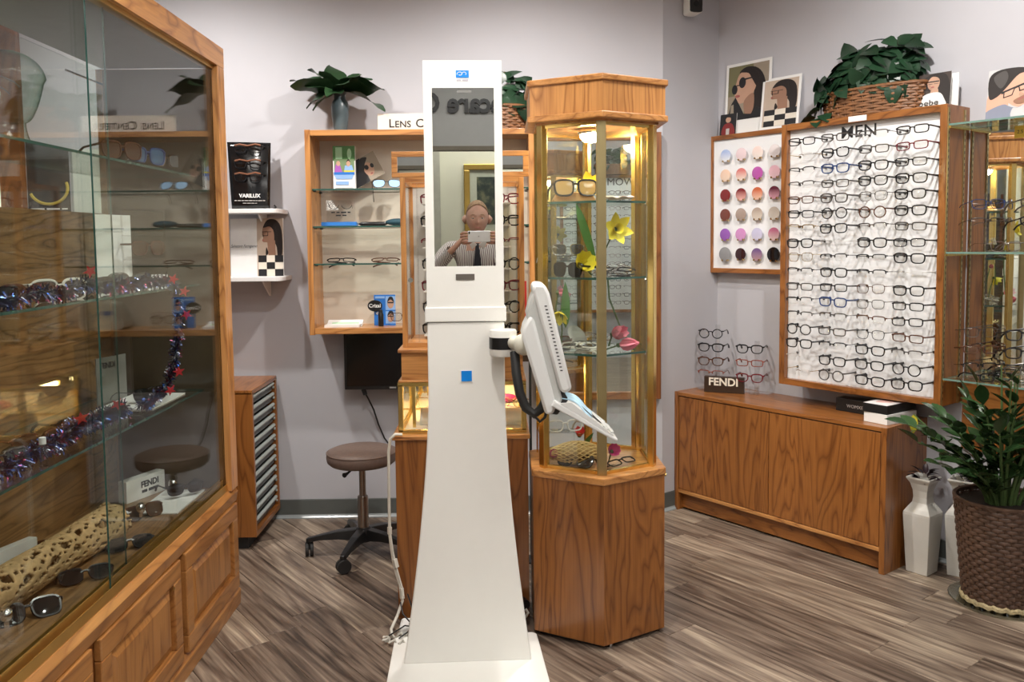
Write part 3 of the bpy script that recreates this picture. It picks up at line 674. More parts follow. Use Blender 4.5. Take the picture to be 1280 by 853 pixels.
# ---- hexagonal showcase
HC = Vector((.377,3.287,0)); HR = .290
def hexp(r, c=HC): return [(c.x+r*math.sin(R(60*k)), c.y-r*math.cos(R(60*k))) for k in range(6)]   # vertex 0 points to the camera
def hexagon():
    t = thing('hexagonal_showcase', 'tall lit hexagonal oak and brass glass showcase to the right of the column', 'display case', HC); o = P0(t)
    pr = lambda name, r, a, b, m, **k: part(name, MB().prism(hexp(r), a, b), m, t, o, **k)
    pr('toe_kick', HR-.03, 0, .02, BLACKM)
    V = hexp(HR-.004)
    for k in range(6):
        a, b = Vector((*V[k],0)), Vector((*V[(k+1)%6],0)); d = (b-a); L = d.length; ang = math.atan2(d.y, d.x)
        part('side_panel', B(0,L,0,.016,.018,.615), oak('z','mid'), t, a+o, (0,0,ang))
        part('fascia_panel', B(0,L,0,.016,1.945,2.055), oak('z','light'), t, a+o, (0,0,ang))
    pr('base_top', HR+.002, .613, .640, OAKX, bevel=.004)
    pr('lower_trim', HR+.008, 1.925, 1.948, OAKX, bevel=.004)
    pr('inner_ceiling', HR-.03, 1.918, 1.9255, OAKX)
    pr('top_trim', HR+.008, 2.055, 2.077, OAKX, bevel=.004)
    G = hexp(HR-.055)
    for k in range(6):
        x, y = G[k]; a = R(60*k)
        part('post', B(-.017,.017,-.013,.013,.640,1.920), BRASSM if k in (0,) else BRASS, t, Vector((x,y,0))+o, (0,0,a), bevel=.002)
        a_, b_ = Vector((*G[k],0)), Vector((*G[(k+1)%6],0)); d = b_-a_; L = d.length; ang = math.atan2(d.y, d.x)
        part('glass_pane', B(.014,L-.014,-.002,.002,.652,1.908), GLASS, t, a_+o, (0,0,ang))
        part('pane_rail', B(.012,L-.012,-.006,.006,.640,.653), BRASS, t, a_+o, (0,0,ang))
        part('pane_rail', B(.012,L-.012,-.006,.006,1.907,1.920), BRASS, t, a_+o, (0,0,ang))
        ns = Vector((-d.y, d.x, 0)).normalized()
        if k in (2,3):
            part('rear_stile', B(-.008,.008,-.004,.008,.653,1.907), BRASS, t, a_+d*.1+ns*.02+o, (0,0,ang))
    for z in (1.640,1.360,1.078):
        m = MB(); m.cur = 1; g = hexp(HR-.078); m.prism(g, z-.008, z); m.m[-8] = 0; m.m[-7] = 0
        sh = part('glass_shelf', m, [GLASS,GEDGE], t, o)
        for k in (1,5):
            x, y = hexp(HR-.07)[k]; part('shelf_clip', MB().cyl((x-.012,y,z-.012),(x+.012,y,z-.012),.006,8), CHROME, sh)
    part('puck_lamp', MB().lathe([(.046,1.898),(.052,1.905),(.05,1.918),(.002,1.918)],24,(HC.x-.012,HC.y-.02,0),cap=False), CHROME, t, o, smooth=True)
    part('lamp_lens', MB().lathe([(.002,1.866),(.026,1.871),(.040,1.886),(.042,1.897),(.002,1.898)],20,(HC.x-.012,HC.y-.02,0)), emit('puck_glow', (1,.80,.46), 110), t, o)
    part('lock', MB().cyl((HC.x+.250,HC.y-.10,.60),(HC.x+.262,HC.y-.10,.60),.007,10), BRASS, t, o)
    m = MB().cyl((.405,3.035,.0),(.405,3.035,.018),.007,10); part('levelling_foot', m, CHROME, t, o)
hexagon()
# ---- framed wall mirror behind the hexagon
def wall_mirror():
    t = thing('wall_mirror', 'oak-framed mirror on the back wall behind the hexagonal showcase', 'mirror', (.543,4.56,.635)); o = P0(t)
    x0, x1, z0, z1, w = .205, .881, .635, 2.062, .042
    tone = oak('z','dark')
    part('frame_stile', B(x0,x0+w,4.530,4.568,z0,z1), tone, t, o, bevel=.003); part('frame_stile', B(x1-w,x1,4.530,4.568,z0,z1), tone, t, o, bevel=.003)
    part('frame_rail', B(x0+w,x1-w,4.530,4.568,z0,z0+w), oak('x','mid'), t, o, bevel=.003); part('frame_rail', B(x0+w,x1-w,4.530,4.568,z1-w,z1), oak('x','mid'), t, o, bevel=.003)
    part('glass', B(x0+w,x1-w,4.545,4.550,z0+w,z1-w), MIRROR, t, o)
    part('backing', B(x0+w,x1-w,4.551,4.567,z0+w,z1-w), BLACKM, t, o)
wall_mirror()
# ------------------------------------------------------------ eyeglasses
GM = {'black': paint('frame_black', (.010,.010,.012), .25, var=.3), 'brown': paint('frame_tortoise', (.09,.035,.018), .25, var=.5, scale=90),
      'gun': paint('frame_gunmetal', (.16,.15,.145), .3, .9, var=.1), 'gold': paint('frame_gold', (.55,.40,.20), .25, 1.0, var=.1),
      'blue': paint('frame_blue', (.02,.05,.16), .25, var=.2), 'wine': paint('frame_wine', (.16,.02,.03), .25, var=.2), 'clear': paint('frame_frost', (.55,.53,.50), .25, var=.1),
      'red': paint('frame_red_brown', (.25,.06,.035), .25, var=.2), 'silver': paint('frame_silver', (.6,.6,.62), .2, 1.0, var=.05), 'ivory': paint('frame_ivory', (.72,.69,.62), .25)}
LENS = glass('demo_lens', (.93,.93,.92), .9); DARKL = paint('dark_lens', (.012,.011,.011), .05, var=.1, spec=.7); BROWNL = paint('brown_lens', (.07,.035,.02), .06, var=.2, spec=.7)
def lens_outline(sh, w, h, n=22):
    pts = []
    for k in range(n):
        a = 2*PI*k/n; c, s = math.cos(a), math.sin(a)
        if sh == 'round': x, z = c, s
        elif sh == 'rect': x, z = math.copysign(abs(c)**.5, c), math.copysign(abs(s)**.5, s); x *= 1+.05*z
        elif sh == 'square': x, z = math.copysign(abs(c)**.62, c), math.copysign(abs(s)**.62, s); x *= 1+.09*z
        elif sh == 'cat': x, z = math.copysign(abs(c)**.7, c), math.copysign(abs(s)**.75, s); x *= 1+.14*z
        else: x, z = math.copysign(abs(c)**.75, c), math.copysign(abs(s)**.7, s); x *= 1+.17*z       # pilot
        pts.append((x*w/2, z*h/2))
    return pts
_GC = {}
def glasses_meshes(style, color, board, lens=None):
    key = (style, color, board, lens)
    if key in _GC: return _GC[key]
    sh, w, h, rt, rb = {'rect':('rect',.059,.033,.0030,.0024), 'square':('square',.058,.041,.0034,.0030), 'round':('round',.053,.049,.0030,.0028),
        'cat':('cat',.057,.043,.0040,.0028), 'half':('rect',.058,.034,.0027,.0), 'rimless':('rect',.056,.033,.0,.0), 'wire':('square',.056,.041,.0017,.0015),
        'sun':('square',.061,.050,.0038,.0032), 'pilot':('pilot',.060,.050,.0016,.0014), 'big':('square',.070,.060,.0042,.0038)}[style]
    br = .019; cx = w/2+br/2; M = GM[color]; L = lens or LENS
    fr = MB()
    for sg in (-1, 1):
        o = [(p[0]*sg+cx*sg, p[1]) for p in lens_outline(sh, w, h)]
        path = [(x, .004*(abs(x)/.07)**2, z) for x, z in o]
        if rb > 0: fr.tube(path, [rb+(rt-rb)*max(0, min(1, .5+z/h)) for x, z in o], 5, closed=True)
        elif rt > 0:
            n = len(path); top = [path[k] for k in range(0, n//2+1)]
            fr.tube(top, rt, 5)
    zb = h*.16; rr = max(rt, .0013)
    fr.tube([(-cx+w*.45,.0,zb),(-.005,-.001,zb+.004),(.005,-.001,zb+.004),(cx-w*.45,.0,zb)], rr, 5)
    ex = cx+w/2+.003; zt = h*.30
    for sg in (-1, 1): fr.tube([(sg*(ex-.006),.003,zt),(sg*ex,.005,zt),(sg*(ex+.003),.010,zt)], rr*1.1, 5)
    m_front = fr.mesh('frame_front', M, True, 50)
    lm = []
    for sg in (-1, 1):
        o = [(p[0]*sg*.97+cx*sg, p[1]*.97) for p in lens_outline(sh, w, h, 16)]
        b = MB(); v = [(x, .004*(abs(x)/.07)**2, z) for x, z in o]; b.add([(sg*cx,-.0022,0)]+v, [(0,1+k,1+(k+1)%16) for k in range(16)])
        lm.append(b.mesh('lens', L, True, 60))
    tr = max(rr*1.0, .0016) if style not in ('rimless','half','wire') else .0014
    tm = []
    for sg in (-1, 1):
        b = MB(); x = sg*(ex+.003)
        if board: b.tube([(x,.009,zt),(x,.05,zt-.001),(x*.985,.094,zt-.002),(x*.985,.099,zt-.002)], [tr*1.1,tr*1.2,tr*1.5,tr*2.0], 6)
        else: b.tube([(x,.009,zt),(x,.05,zt),(x*.98,.098,zt),(x*.96,.128,zt-.012),(x*.95,.142,zt-.026)], [tr*1.1,tr,tr*.95,tr*1.2,tr*1.3], 6)
        tm.append(b.mesh('temple', M, True, 50))
    _GC[key] = (m_front, lm, tm, h); return _GC[key]
def glasses(label, loc, rot, style='rect', color='black', board=False, lens=None, group=None, cat='eyeglasses', name='eyeglasses', folded=False, parts=True):
    f, lm, tm, h = glasses_meshes(style, color, board, lens)
    t = thing(name, label, cat, loc, group=group, rot=rot)
    mobj('frame_front', f, t)
    for m in lm: mobj('lens', m, t)
    for m, sg in zip(tm, (-1, 1)):
        if folded:
            x = sg*.068; mobj('temple', m, t, (x, .012+.006*(sg+1), .0), (0,0,sg*R(84))).location = Vector((x,.010+.004*(sg+1),0))-Matrix.Rotation(sg*R(84),3,'Z')@Vector((x,.009,0))
        else: mobj('temple', m, t)
    return t
ROWS = ['top','second','third','fourth','fifth','sixth','seventh','eighth','ninth','tenth','eleventh','twelfth','thirteenth','fourteenth','fifteenth','sixteenth','bottom']
COLS = ['leftmost','second','third','rightmost']
DESC = {'rect':'rectangular','square':'square-lensed','round':'round','cat':'thick-browed','half':'half-rim','rimless':'rimless','wire':'thin wire'}
CDES = {'black':'black','brown':'tortoise brown','gun':'gunmetal','gold':'gold','blue':'dark blue','wine':'wine red','clear':'pale frosted','red':'red-brown','silver':'silver','ivory':'ivory'}
# per column, top to bottom, as read off the photograph
MEN = ["rect-black rimless-gold half-black half-gun rect-brown rect-black half-gold square-black wire-gold half-black rect-gun half-black half-gun round-black square-black rimless-clear rimless-gold",
       "rect-gun square-black square-blue rect-gun square-gun round-black square-black rimless-clear half-black square-black rect-black square-blue half-gun rect-gun half-black square-black round-gun",
       "half-gun rect-gun square-black square-black wire-gun round-brown half-gun square-black half-black half-black wire-brown wire-gun half-brown wire-black square-black square-black square-black",
       "rect-black rect-wine rect-black square-black square-black square-black rect-gun rect-black square-black rimless-clear square-black rect-black rect-black rect-brown half-gun round-black square-black"]
# ------------------------------------------------------------ things along the slanted right wall (local x along the wall, -y out from it)
def wthing(name, label, cat, s, d, z, group=None, extra=0): return thing(name, label, cat, rw(s,d,z), RZW+extra, group)
def frame_board(t, x0, x1, z0, z1, depth, w, backmat, rec=.03, tone='mid'):
    part('frame_stile', B(x0,x0+w,-depth,0,z0,z1), oak('z',tone), t, bevel=.002); part('frame_stile', B(x1-w,x1,-depth,0,z0,z1), oak('z',tone), t, bevel=.002)
    part('frame_rail', B(x0+w,x1-w,-depth,0,z0,z0+w), oak('x',tone), t, bevel=.002); part('frame_rail', B(x0+w,x1-w,-depth,0,z1-w,z1), oak('x',tone), t, bevel=.002)
    part('backboard', B(x0+w,x1-w,-depth+rec,-.004,z0+w,z1-w), backmat, t)
BOARDW = paint('board_white', (.80,.81,.83), .45, var=.01)
PEG = paint('peg_black', (.02,.02,.02), .4); PEGC = glass('peg_clear', (.85,.85,.85), 1.2)
def men_board():
    t = wthing('eyewear_board', 'deep oak-framed white board of men\'s eyeglasses, marked MEN, on the slanted wall', 'display board', .965, .0, .757)
    x0, x1, D = -.407, .409, .205
    frame_board(t, x0, x1, 0, 1.30, D, .031, BOARDW)
    text('board_title', 'MEN', .078, INK, t, (-.010,-D+.029,1.205), sx=1.15, bold=.0003)
    part('blank_label', B(-.045,.045,-D-.0015,-D+.001,1.273,1.298), PAPER, t)
    for y in (-.190,-.045):
        st = MB(); st.box(x1,x1+.004,y-.011,y+.003,-.0,1.285)
        sp = part('shelf_standard', st, BRASSM, t)
        sl = MB()
        for k in range(48): sl.box(x1+.0035,x1+.0046,y-.006,y-.002,.03+k*.026,.042+k*.026)
        q = part('standard_slots', sl, INK, sp); q['kind'] = 'stuff'
    pm = MB().tube([(0,-.002,0),(0,.016,0)], .0058, 8).mesh('peg', PEG, True); pc = MB().tube([(0,-.003,0),(0,.016,0)], .006, 10).mesh('peg', PEGC, True)
    rg = random.Random(11)
    for c in range(4):
        ss = (.719,.895,1.085,1.258)[c]-.965
        for r, e in enumerate(MEN[c].split()):
            sty, col = e.split('-'); z = 1.957-.0695*r-.757+rg.uniform(-.002,.002); x = ss+rg.uniform(-.003,.003)
            if c == 2 and r == 0: z -= .002
            where = ('in the top row' if r == 0 else 'in the bottom row' if r == 16 else '%s from the top' % ROWS[r])
            g = glasses('%s %s eyeglasses on the men\'s board, %s column, %s' % (CDES[col], DESC[sty], COLS[c], where), rw(.965+x, .276, .757+z), (0,0,RZW+rg.uniform(-.03,.03)), sty, col, True, group='eyeglasses on the men\'s board')
            g.rotation_euler.y = rg.uniform(-.03,.03)
            for sg in (-1,1):
                mobj('peg', pm if rg.random() < .7 else pc, t, (x+sg*.072,-D+.028,z+.008))
men_board()
def lens_panel():
    t = wthing('tinted_lens_display', 'oak-framed white panel of round tinted sample lenses in the corner of the slanted wall', 'display board', .26, 0, 1.305)
    frame_board(t, -.275, .295, 0, .762, .062, .026, BOARDW, rec=.012)
    rose = [[((.38,.47,.72),(.75,.78,.85)),((.78,.62,.65),)*2,((.82,.66,.62),(.84,.76,.72)),((.74,.68,.69),)*2],
            [((.78,.55,.42),(.80,.62,.50)),((.60,.18,.17),(.82,.66,.58)),((.45,.10,.38),)*2,((.80,.48,.56),(.80,.56,.62))],
            [((.20,.02,.02),)*2,((.20,.02,.025),(.75,.40,.36)),((.52,.12,.05),(.78,.48,.36)),((.12,.015,.035),(.66,.34,.42))],
            [((.17,.05,.035),)*2,((.36,.28,.24),)*2,((.40,.32,.27),(.68,.60,.52)),((.50,.43,.37),(.68,.62,.56))],
            [((.28,.10,.42),)*2,((.56,.24,.50),(.60,.30,.55)),((.52,.50,.68),(.60,.58,.74)),((.48,.14,.24),(.72,.52,.52))],
            [((.26,.26,.27),)*2,((.035,.01,.012),)*2,((.16,.09,.22),(.42,.26,.30)),((.006,.006,.008),)*2]]
    names = [['pale blue gradient','pale pink','pale peach','nearly clear pinkish'],['peach','red gradient','strong violet','light rose'],['deep red','deep red gradient','orange gradient','dark wine gradient'],
             ['chestnut brown','grey-brown','beige gradient','pale beige'],['purple','pink violet','pale lilac','rose gradient'],['grey','very dark brown','plum gradient','black']]
    pegm = MB().tube([(0,0,0),(0,-.014,0)], .0055, 10).mesh('lens_peg', GM['gold'], True)
    for r in range(6):
        for c in range(4):
            top, bot = rose[r][c]; key = 'tint_%d_%d' % (r,c)
            tt = NT(key); tc = tt.n('TexCoord').outputs['Object']; sz = tt.n('SeparateXYZ', ins={0: tc}).outputs[2]
            f = tt.n('MapRange', ins={0: sz, 1: -.026, 2: .020}).outputs[0]
            tt.principled(Base_Color=tt.ramp(f, [(0,bot),(1,top)]), Roughness=.08, Specular_IOR_Level=.7)
            s_ = .107+.1055*c; z = 1.951-.1083*r; ry = .039 if (r,c) in ((5,0),(5,3)) else .034
            l = wthing('sample_lens', '%s round sample lens, %s row of the lens panel, %s column' % (names[r][c], ['top','second','third','fourth','fifth','bottom'][r], COLS[c]), 'lens', s_, .072, z, 'sample lenses on the lens panel')
            m = MB(); k = 28; ring = [(ry*math.cos(2*PI*i/k), 0, ry*math.sin(2*PI*i/k)) for i in range(k)]
            mid = [(x*.6,-.003,zz*.6) for x,_,zz in ring]; bk = [(x,.0022,zz) for x,_,zz in ring]
            m.add(ring+mid+[(0,-.0042,0)]+bk, [(i,(i+1)%k,k+(i+1)%k,k+i) for i in range(k)]+[(k+i,k+(i+1)%k,2*k) for i in range(k)]+[(2*k+1+i,2*k+1+(i+1)%k,(i+1)%k,i) for i in range(k)])
            part('lens_disc', m, tt.m, l, smooth=True, ang=60)
            for dx in (-.017,.017): mobj('lens_peg', pegm, t, (s_-.26+dx,-.0485-.012,z-1.305-ry*.86))
lens_panel()
def long_cabinet():
    t = wthing('low_cabinet', 'long low oak cabinet with two plain doors under the eyeglasses board', 'cabinet', .61, 0, 0)
    L, D, H = .61, .36, .660
    part('end_panel', B(-L,-L+.026,-D,0,0,H), oak('z','mid'), t, bevel=.002); part('end_panel', B(L-.026,L,-D,0,0,H), oak('z','mid'), t, bevel=.002)
    part('top_panel', B(-L+.026,L-.026,-D,0,H-.020,H-.0005), oak('x','mid'), t, bevel=.002)
    part('bottom_rail', B(-L+.026,L-.026,-D+.002,-D+.03,.098,.118), oak('x','light'), t, bevel=.004)
    part('plinth', B(-L+.026,L-.026,-D+.035,-D+.05,.012,.098), oak('x','mid'), t)
    part('bottom_panel', B(-L+.026,L-.026,-D+.05,-.01,.10,.118), oak('x','mid'), t); part('back_panel', B(-L+.026,L-.026,-.012,0,.10,H-.02), oak('z','dark'), t)
    part('shade_filler', B(-L+.026,L-.026,-D+.034,-.012,.119,H-.021), BLACKM, t, label='black filler for the shade at the door gaps')  # solid black block, coloured as the shade inside the cabinet
    part('door', B(-L+.030,-.0015,-D+.004,-D+.022,.121,H-.0255), oak('z','mid'), t, bevel=.0015); part('door', B(.0015,L-.030,-D+.004,-D+.022,.121,H-.0255), oak('z','mid'), t, bevel=.0015)
long_cabinet()
# ---- mirrored shelving at the far right
def shelving():
    t = wthing('mirrored_shelving', 'mirror-backed glass shelving at the right edge, beside the men\'s eyeglasses board', 'shelving', 2.1, 0, .55)
    part('mirror_back', B(-.718,.75,-.010,-.004,.325,1.430), MIRROR, t)
    part('top_rail', B(-.718,.75,-.014,-.0005,1.430,1.442), oak('x','dark'), t)
    part('base_panel', B(-.718,.75,-.020,-.001,.0,.325), oak('x','mid'), t)
    part('end_panel', B(.75,.772,-.205,0,0,1.5), oak('z','mid'), t)
    for z in (1.972,1.430,.885):
        sh = part('glass_shelf', gbox(MB(), -.718,.745,-.205,-.016,z-.558,z-.550), [GLASS,GEDGE2], t)
        part('bracket', B(-.722,-.712,-.20,-.02,z-.568,z-.5585), BRASS, sh)
shelving()
def acrylic_stand(label, s, d, z, rows, cols, rz, items, group, where):
    t = wthing('acrylic_stand', label, 'stand', s, d, z, extra=rz)
    n = rows; H = .075*rows+.02
    part('foot', B(-.05*cols,.05*cols,-.03,.05,.0005,.005), ACRYL, t)
    for x in [(-.5+k)*.10 if cols == 2 else 0 for k in range(cols)]: part('upright', B(x-.012,x+.012,.02,.024,.005,H), ACRYL, t)
    for i, (row, cx, sty, col, txt) in enumerate(items):
        p = t.matrix_basis @ Vector((cx, .0, .055+.075*row)) if False else Matrix.Translation(t.location) @ t.rotation_euler.to_matrix().to_4x4() @ Vector((cx,.0,.05+.075*row))
        part('nose_peg', MB().tube([(0,.0,0),(0,.022,0)], .004, 8), ACRYL, t, (cx,0,.053+.075*row))
        glasses(txt, p, (R(-8),0,RZW+rz), sty, col, group=group)
SH = 'eyeglasses on the mirrored shelves'
acrylic_stand('clear acrylic stand with two blue-grey frames on the middle glass shelf', 1.505, .10, 1.4305, 3, 1, R(48),
   [(2,0,'wire','blue','thin dark blue eyeglasses on the middle shelf stand beside the men\'s board'),(1,0,'half','gun','thin gunmetal half-rim eyeglasses on the middle shelf stand beside the men\'s board')], SH, 0)
acrylic_stand('clear acrylic stand with two frames on the middle glass shelf, at the picture\'s right edge', 1.70, .10, 1.4305, 3, 1, R(48),
   [(2,0,'rect','gun','gunmetal eyeglasses at the right edge on the middle shelf, upper of two'),(1,0,'rect','black','black eyeglasses at the right edge on the middle shelf, lower of two')], SH, 0)
acrylic_stand('clear acrylic stand with three dark frames on the lowest glass shelf beside the men\'s board', 1.49, .10, .8855, 3, 1, R(46),
   [(2,0,'wire','gun','thin gunmetal eyeglasses, topmost of three on the lowest shelf stand next to the men\'s board'),(1,0,'rect','brown','dark brown eyeglasses, middle of three on the lowest shelf stand next to the men\'s board'),(0,0,'half','black','black half-rim eyeglasses, lowest of three on the lowest shelf stand next to the men\'s board')], SH, 0)
acrylic_stand('clear acrylic stand with three black frames on the lowest glass shelf at the right edge', 1.66, .10, .8855, 3, 1, R(40),
   [(2,0,'square','black','black square eyeglasses, topmost of three on the lowest shelf at the right edge'),(1,0,'square','black','black square eyeglasses, middle of three on the lowest shelf at the right edge'),(0,0,'rect','gun','gunmetal eyeglasses, lowest of three on the lowest shelf at the right edge')], SH, 0)
for k, (s_, d_, st, co, tx) in enumerate([(1.60,.15,'wire','silver','thin silver eyeglasses lying flat on the middle glass shelf, below the stands'),(1.58,.16,'rect','black','black eyeglasses lying flat on the lowest glass shelf')]):
    glasses(tx, rw(s_, d_, (1.4305,.8855)[k]+.022), (R(0),0,RZW+R(60)), st, co, group=SH)
# FENDI stand on the long cabinet
t = thing('brand_block', 'dark brown sign block lettered FENDI on the long low cabinet', 'sign', rw(.211,.203,.6605), RZW+math.atan2(.104,.186)); 
part('block', B(-.106,.106,0,.035,0,.086), paint('sign_brown', (.040,.022,.014), .4, var=.1), t, bevel=.001)
text('lettering', 'FENDI', .058, paint('sign_cream', (.82,.78,.68), .4), t, (-.003,-.001,.040), bold=.0016, sx=1.0)
t = thing('acrylic_stand', 'clear acrylic two-column eyeglasses stand behind the FENDI block', 'stand', rw(.215,.13,.6605), RZW+.35)
part('foot', B(-.20,.20,-.02,.06,.0,.006), ACRYL, t)
for x in (-.10,.12): part('upright', B(x-.014,x+.014,.036,.040,.006,.36 if x < 0 else .28), ACRYL, t)
part('foot_block', B(.10,.15,-.045,-.02,0,.045), ACRYL, t)
FG = 'eyeglasses on the stand behind the FENDI block'
for (s_, z_, st, co, tx) in ((.107,.974,'round','black','black round eyeglasses, topmost on the FENDI stand\'s taller left column'),(.108,.897,'cat','black','black thick-browed eyeglasses, second from the top in the FENDI stand\'s left column'),
        (.108,.820,'cat','brown','tortoise eyeglasses, third from the top in the FENDI stand\'s left column'),(.109,.752,'half','red','red-brown eyeglasses just above the FENDI block, lowest in the left column'),
        (.332,.905,'cat','black','black thick-browed eyeglasses, topmost in the FENDI stand\'s right column'),(.333,.830,'rect','red','clear and red-brown eyeglasses, middle of the FENDI stand\'s right column'),(.334,.750,'cat','wine','dark wine eyeglasses, lowest in the FENDI stand\'s right column')):
    glasses(tx, rw(s_,.17-(s_-.2)*.2,z_), (0,0,RZW+.45), st, co, group=FG)
# boxes at the end of the cabinet
def carton(name, label, s0, s1, d0, d1, z, h, rz, mat, topmat=None):
    t = wthing(name, label, 'box', (s0+s1)/2, (d0+d1)/2, z, extra=rz); a, b = (s1-s0)/2, (d1-d0)/2
    part('carton', B(-a,a,-b,b,0,h), mat, t, bevel=.001)
    if topmat: part('lid_print', B(-a+.002,a-.002,-b+.002,b-.002,h,h+.0008), topmat, t)
    return t
carton('white_box', 'flat white carton at the end of the low cabinet, under a black box', 1.085,1.205,.09,.30,.6605,.045,-.12,PAPER)
t = carton('black_box', 'black carton with a white and pink top lying on the white carton', 1.075,1.195,.07,.30,.7062,.040,-.05,paint('box_black', (.012,.012,.013), .35),paint('lid_white', (.78,.76,.76), .5))
sp = MB(); sp.prism(smooth_poly([(-.03,-.06),(.01,-.05),(.03,0),(.02,.05),(-.01,.06),(-.03,.01)]), .0408, .0414); part('pink_print', sp, paint('lid_pink', (.80,.50,.47), .5), t)
t = carton('black_sign_box', 'long black box with small lettering tucked under the men\'s board', .855,1.09,.09,.165,.6605,.062,0,paint('box_black', (.012,.012,.013), .35))
text('lettering', 'WOMXEN', .022, paint('print_grey', (.45,.42,.40), .5), t, (-.01,-.0385,.022))
# ------------------------------------------------------------ plants
def leaf_mat(name, a, b, rough=.35):
    if name in MATS: return MATS[name]
    t = NT(name); rnd = t.n('ObjectInfo').outputs['Random']; tc = t.n('TexCoord').outputs['Object']
    nz = t.n('TexNoise', ins={'Vector': tc, 'Scale': 30.0}).outputs['Fac']
    f = t.math('MULTIPLY_ADD', nz, .4, t.math('MULTIPLY', rnd, .7))
    t.principled(Base_Color=t.ramp(f, [(0,a),(1,b)]), Roughness=rough, Specular_IOR_Level=.4); MATS[name] = t.m; return t.m
def leaf_mesh(name, L, w, mat, curl=.3, fold=.25, n=7, heart=False, wave=0.0):
    """pointed leaf along +Y, midrib creased, tip bending down"""
    v = []; f = []
    for i in range(n+1):
        s = i/n; hw = w/2*(math.sin(PI*min(1, s**(.62 if heart else .8)))**.8 if 0 < s < 1 else (.02 if s == 0 else 0))
        y = L*(s-.12*curl*s*s); z = -L*curl*s*s*.6
        wz = wave*math.sin(s*9)
        v += [(-hw,y,z+hw*fold+wz),(0,y,z),(hw,y,z+hw*fold-wz)]
    for i in range(n):
        for k in (0,1): f.append((i*3+k, i*3+k+1, i*3+k+4, i*3+k+3))
    m = MB(); m.add(v, f); return m.mesh(name, mat, True, 80)
def aim(d, up=(0,0,1), roll=0):
    y = Vector(d).normalized(); u = Vector(up); x = y.cross(u)
    if x.length < 1e-4: x = Vector((1,0,0))
    x.normalize(); z = x.cross(y); m = Matrix((x, y, z)).transposed()
    return (m @ Matrix.Rotation(roll, 3, 'Y'))
def put_leaf(me, t, p, d, roll=0, sc=1.0, up=(0,0,1), label=None):
    o = mobj('leaf', me, t, p); o.rotation_euler = aim(d, up, roll).to_euler(); o.scale = (sc,)*3
    if label: o['label'] = label
    return o
IVY = leaf_mat('ivy_green', (.005,.018,.008), (.018,.055,.026)); ZZ = leaf_mat('zz_green', (.010,.034,.011), (.045,.095,.032), .22); MAG = leaf_mat('magnolia_green', (.012,.035,.012), (.030,.075,.030), .4)
STEM = paint('stem_green', (.07,.12,.035), .5)
def vase_plant():
    V = Vector((-.790,4.43,2.0625))
    t = thing('vase_plant', 'broad-leaved silk plant in a slate-blue vase on top of the bookcase', 'plant', V)
    part('vase', MB().lathe([(.020,0),(.030,.001),(.037,.03),(.044,.09),(.046,.125),(.040,.150),(.030,.165),(.029,.185),(.036,.200),(.032,.200),(.026,.182)], 28, cap=True), paint('slate_glaze', (.075,.105,.12), .35, var=.25, scale=8), t, smooth=True)
    lm = [leaf_mesh('leaf', .21, .135, MAG, .35, .12, 8, wave=.010), leaf_mesh('leaf', .18, .120, MAG, .55, .16, 8, wave=.010)]
    T = [(-57,-10,.0),(-36,-38,.05),(-52,3,-.06),(-42,26,-.05),(-26,33,-.09),(64,-4,.0),(60,32,-.05),(22,-28,.05),(-14,-34,.07),(38,-22,.06),(46,10,-.08),(-18,-22,-.10),(14,4,-.16),(-6,18,-.14),(28,-8,-.12),(-32,-14,.08)]
    for i, (dx, dy, y) in enumerate(T):
        d = Vector((dx*.0041, y, -dy*.0041+.02)); L = d.length
        put_leaf(lm[i%2], t, (d.x*.08,y*.1,.205), d+Vector((0,0,.05)), R(-25+50*((i*7)%5)/4), max(.8, min(1.2, L/.20)))
    st = MB()
    for k in range(5): st.tube([(0,0,.15),(.008*math.cos(k*1.3),.008*math.sin(k*1.3),.22)], .004, 5)
    part('stems', st, STEM, t, kind='stuff')
vase_plant()
BASK = paint('basket_cane', (.20,.085,.032), .5, var=.35, scale=40); BASK_D = paint('wicker_brown', (.085,.045,.028), .5, var=.3, scale=50)
def woven(t, ax, ay, flare, H, rows, mat, stakes, r, amp, soil=True):
    n = stakes*2
    for k in range(rows):
        z = H*(k+.5)/rows; g = 1+(flare-1)*z/H; b = MB()
        b.tube([((ax*g+amp*(1 if (i+k)%2 else -1))*math.cos(2*PI*i/n),(ay*g+amp*(1 if (i+k)%2 else -1))*math.sin(2*PI*i/n),z) for i in range(n)], H/rows*.52, 5, closed=True, flat=.45)
        part('weave_row', b, mat, t, smooth=True)
    s = MB()
    for i in range(n):
        c, q = math.cos(2*PI*i/n), math.sin(2*PI*i/n); s.tube([(ax*c,ay*q,0),(ax*flare*c,ay*flare*q,H)], r, 4)
    part('stakes', s, mat, t, kind='stuff')
    b = MB(); b.tube([(ax*flare*math.cos(2*PI*i/40),ay*flare*math.sin(2*PI*i/40),H) for i in range(40)], .008, 6, closed=True); part('rim', b, mat, t, smooth=True)
    if soil:
        v = [(ax*flare*.95*math.cos(2*PI*i/24),ay*flare*.95*math.sin(2*PI*i/24),H-.02) for i in range(24)]; m = MB(); m.add(v+[(0,0,H-.015)], [(i,(i+1)%24,24) for i in range(24)])
        w = [(ax*.96*math.cos(2*PI*i/24),ay*.96*math.sin(2*PI*i/24),.004) for i in range(24)]
        part('soil', m, paint('soil', (.02,.014,.01), .9, bump=.4), t)
        m = MB(); m.add(w+[(x*.99,y*.99,z) for x,y,z in v], [(i,(i+1)%24,24+(i+1)%24,24+i) for i in range(24)]+[tuple(range(23,-1,-1))]); part('liner', m, paint('liner', (.012,.01,.008), .8), t)
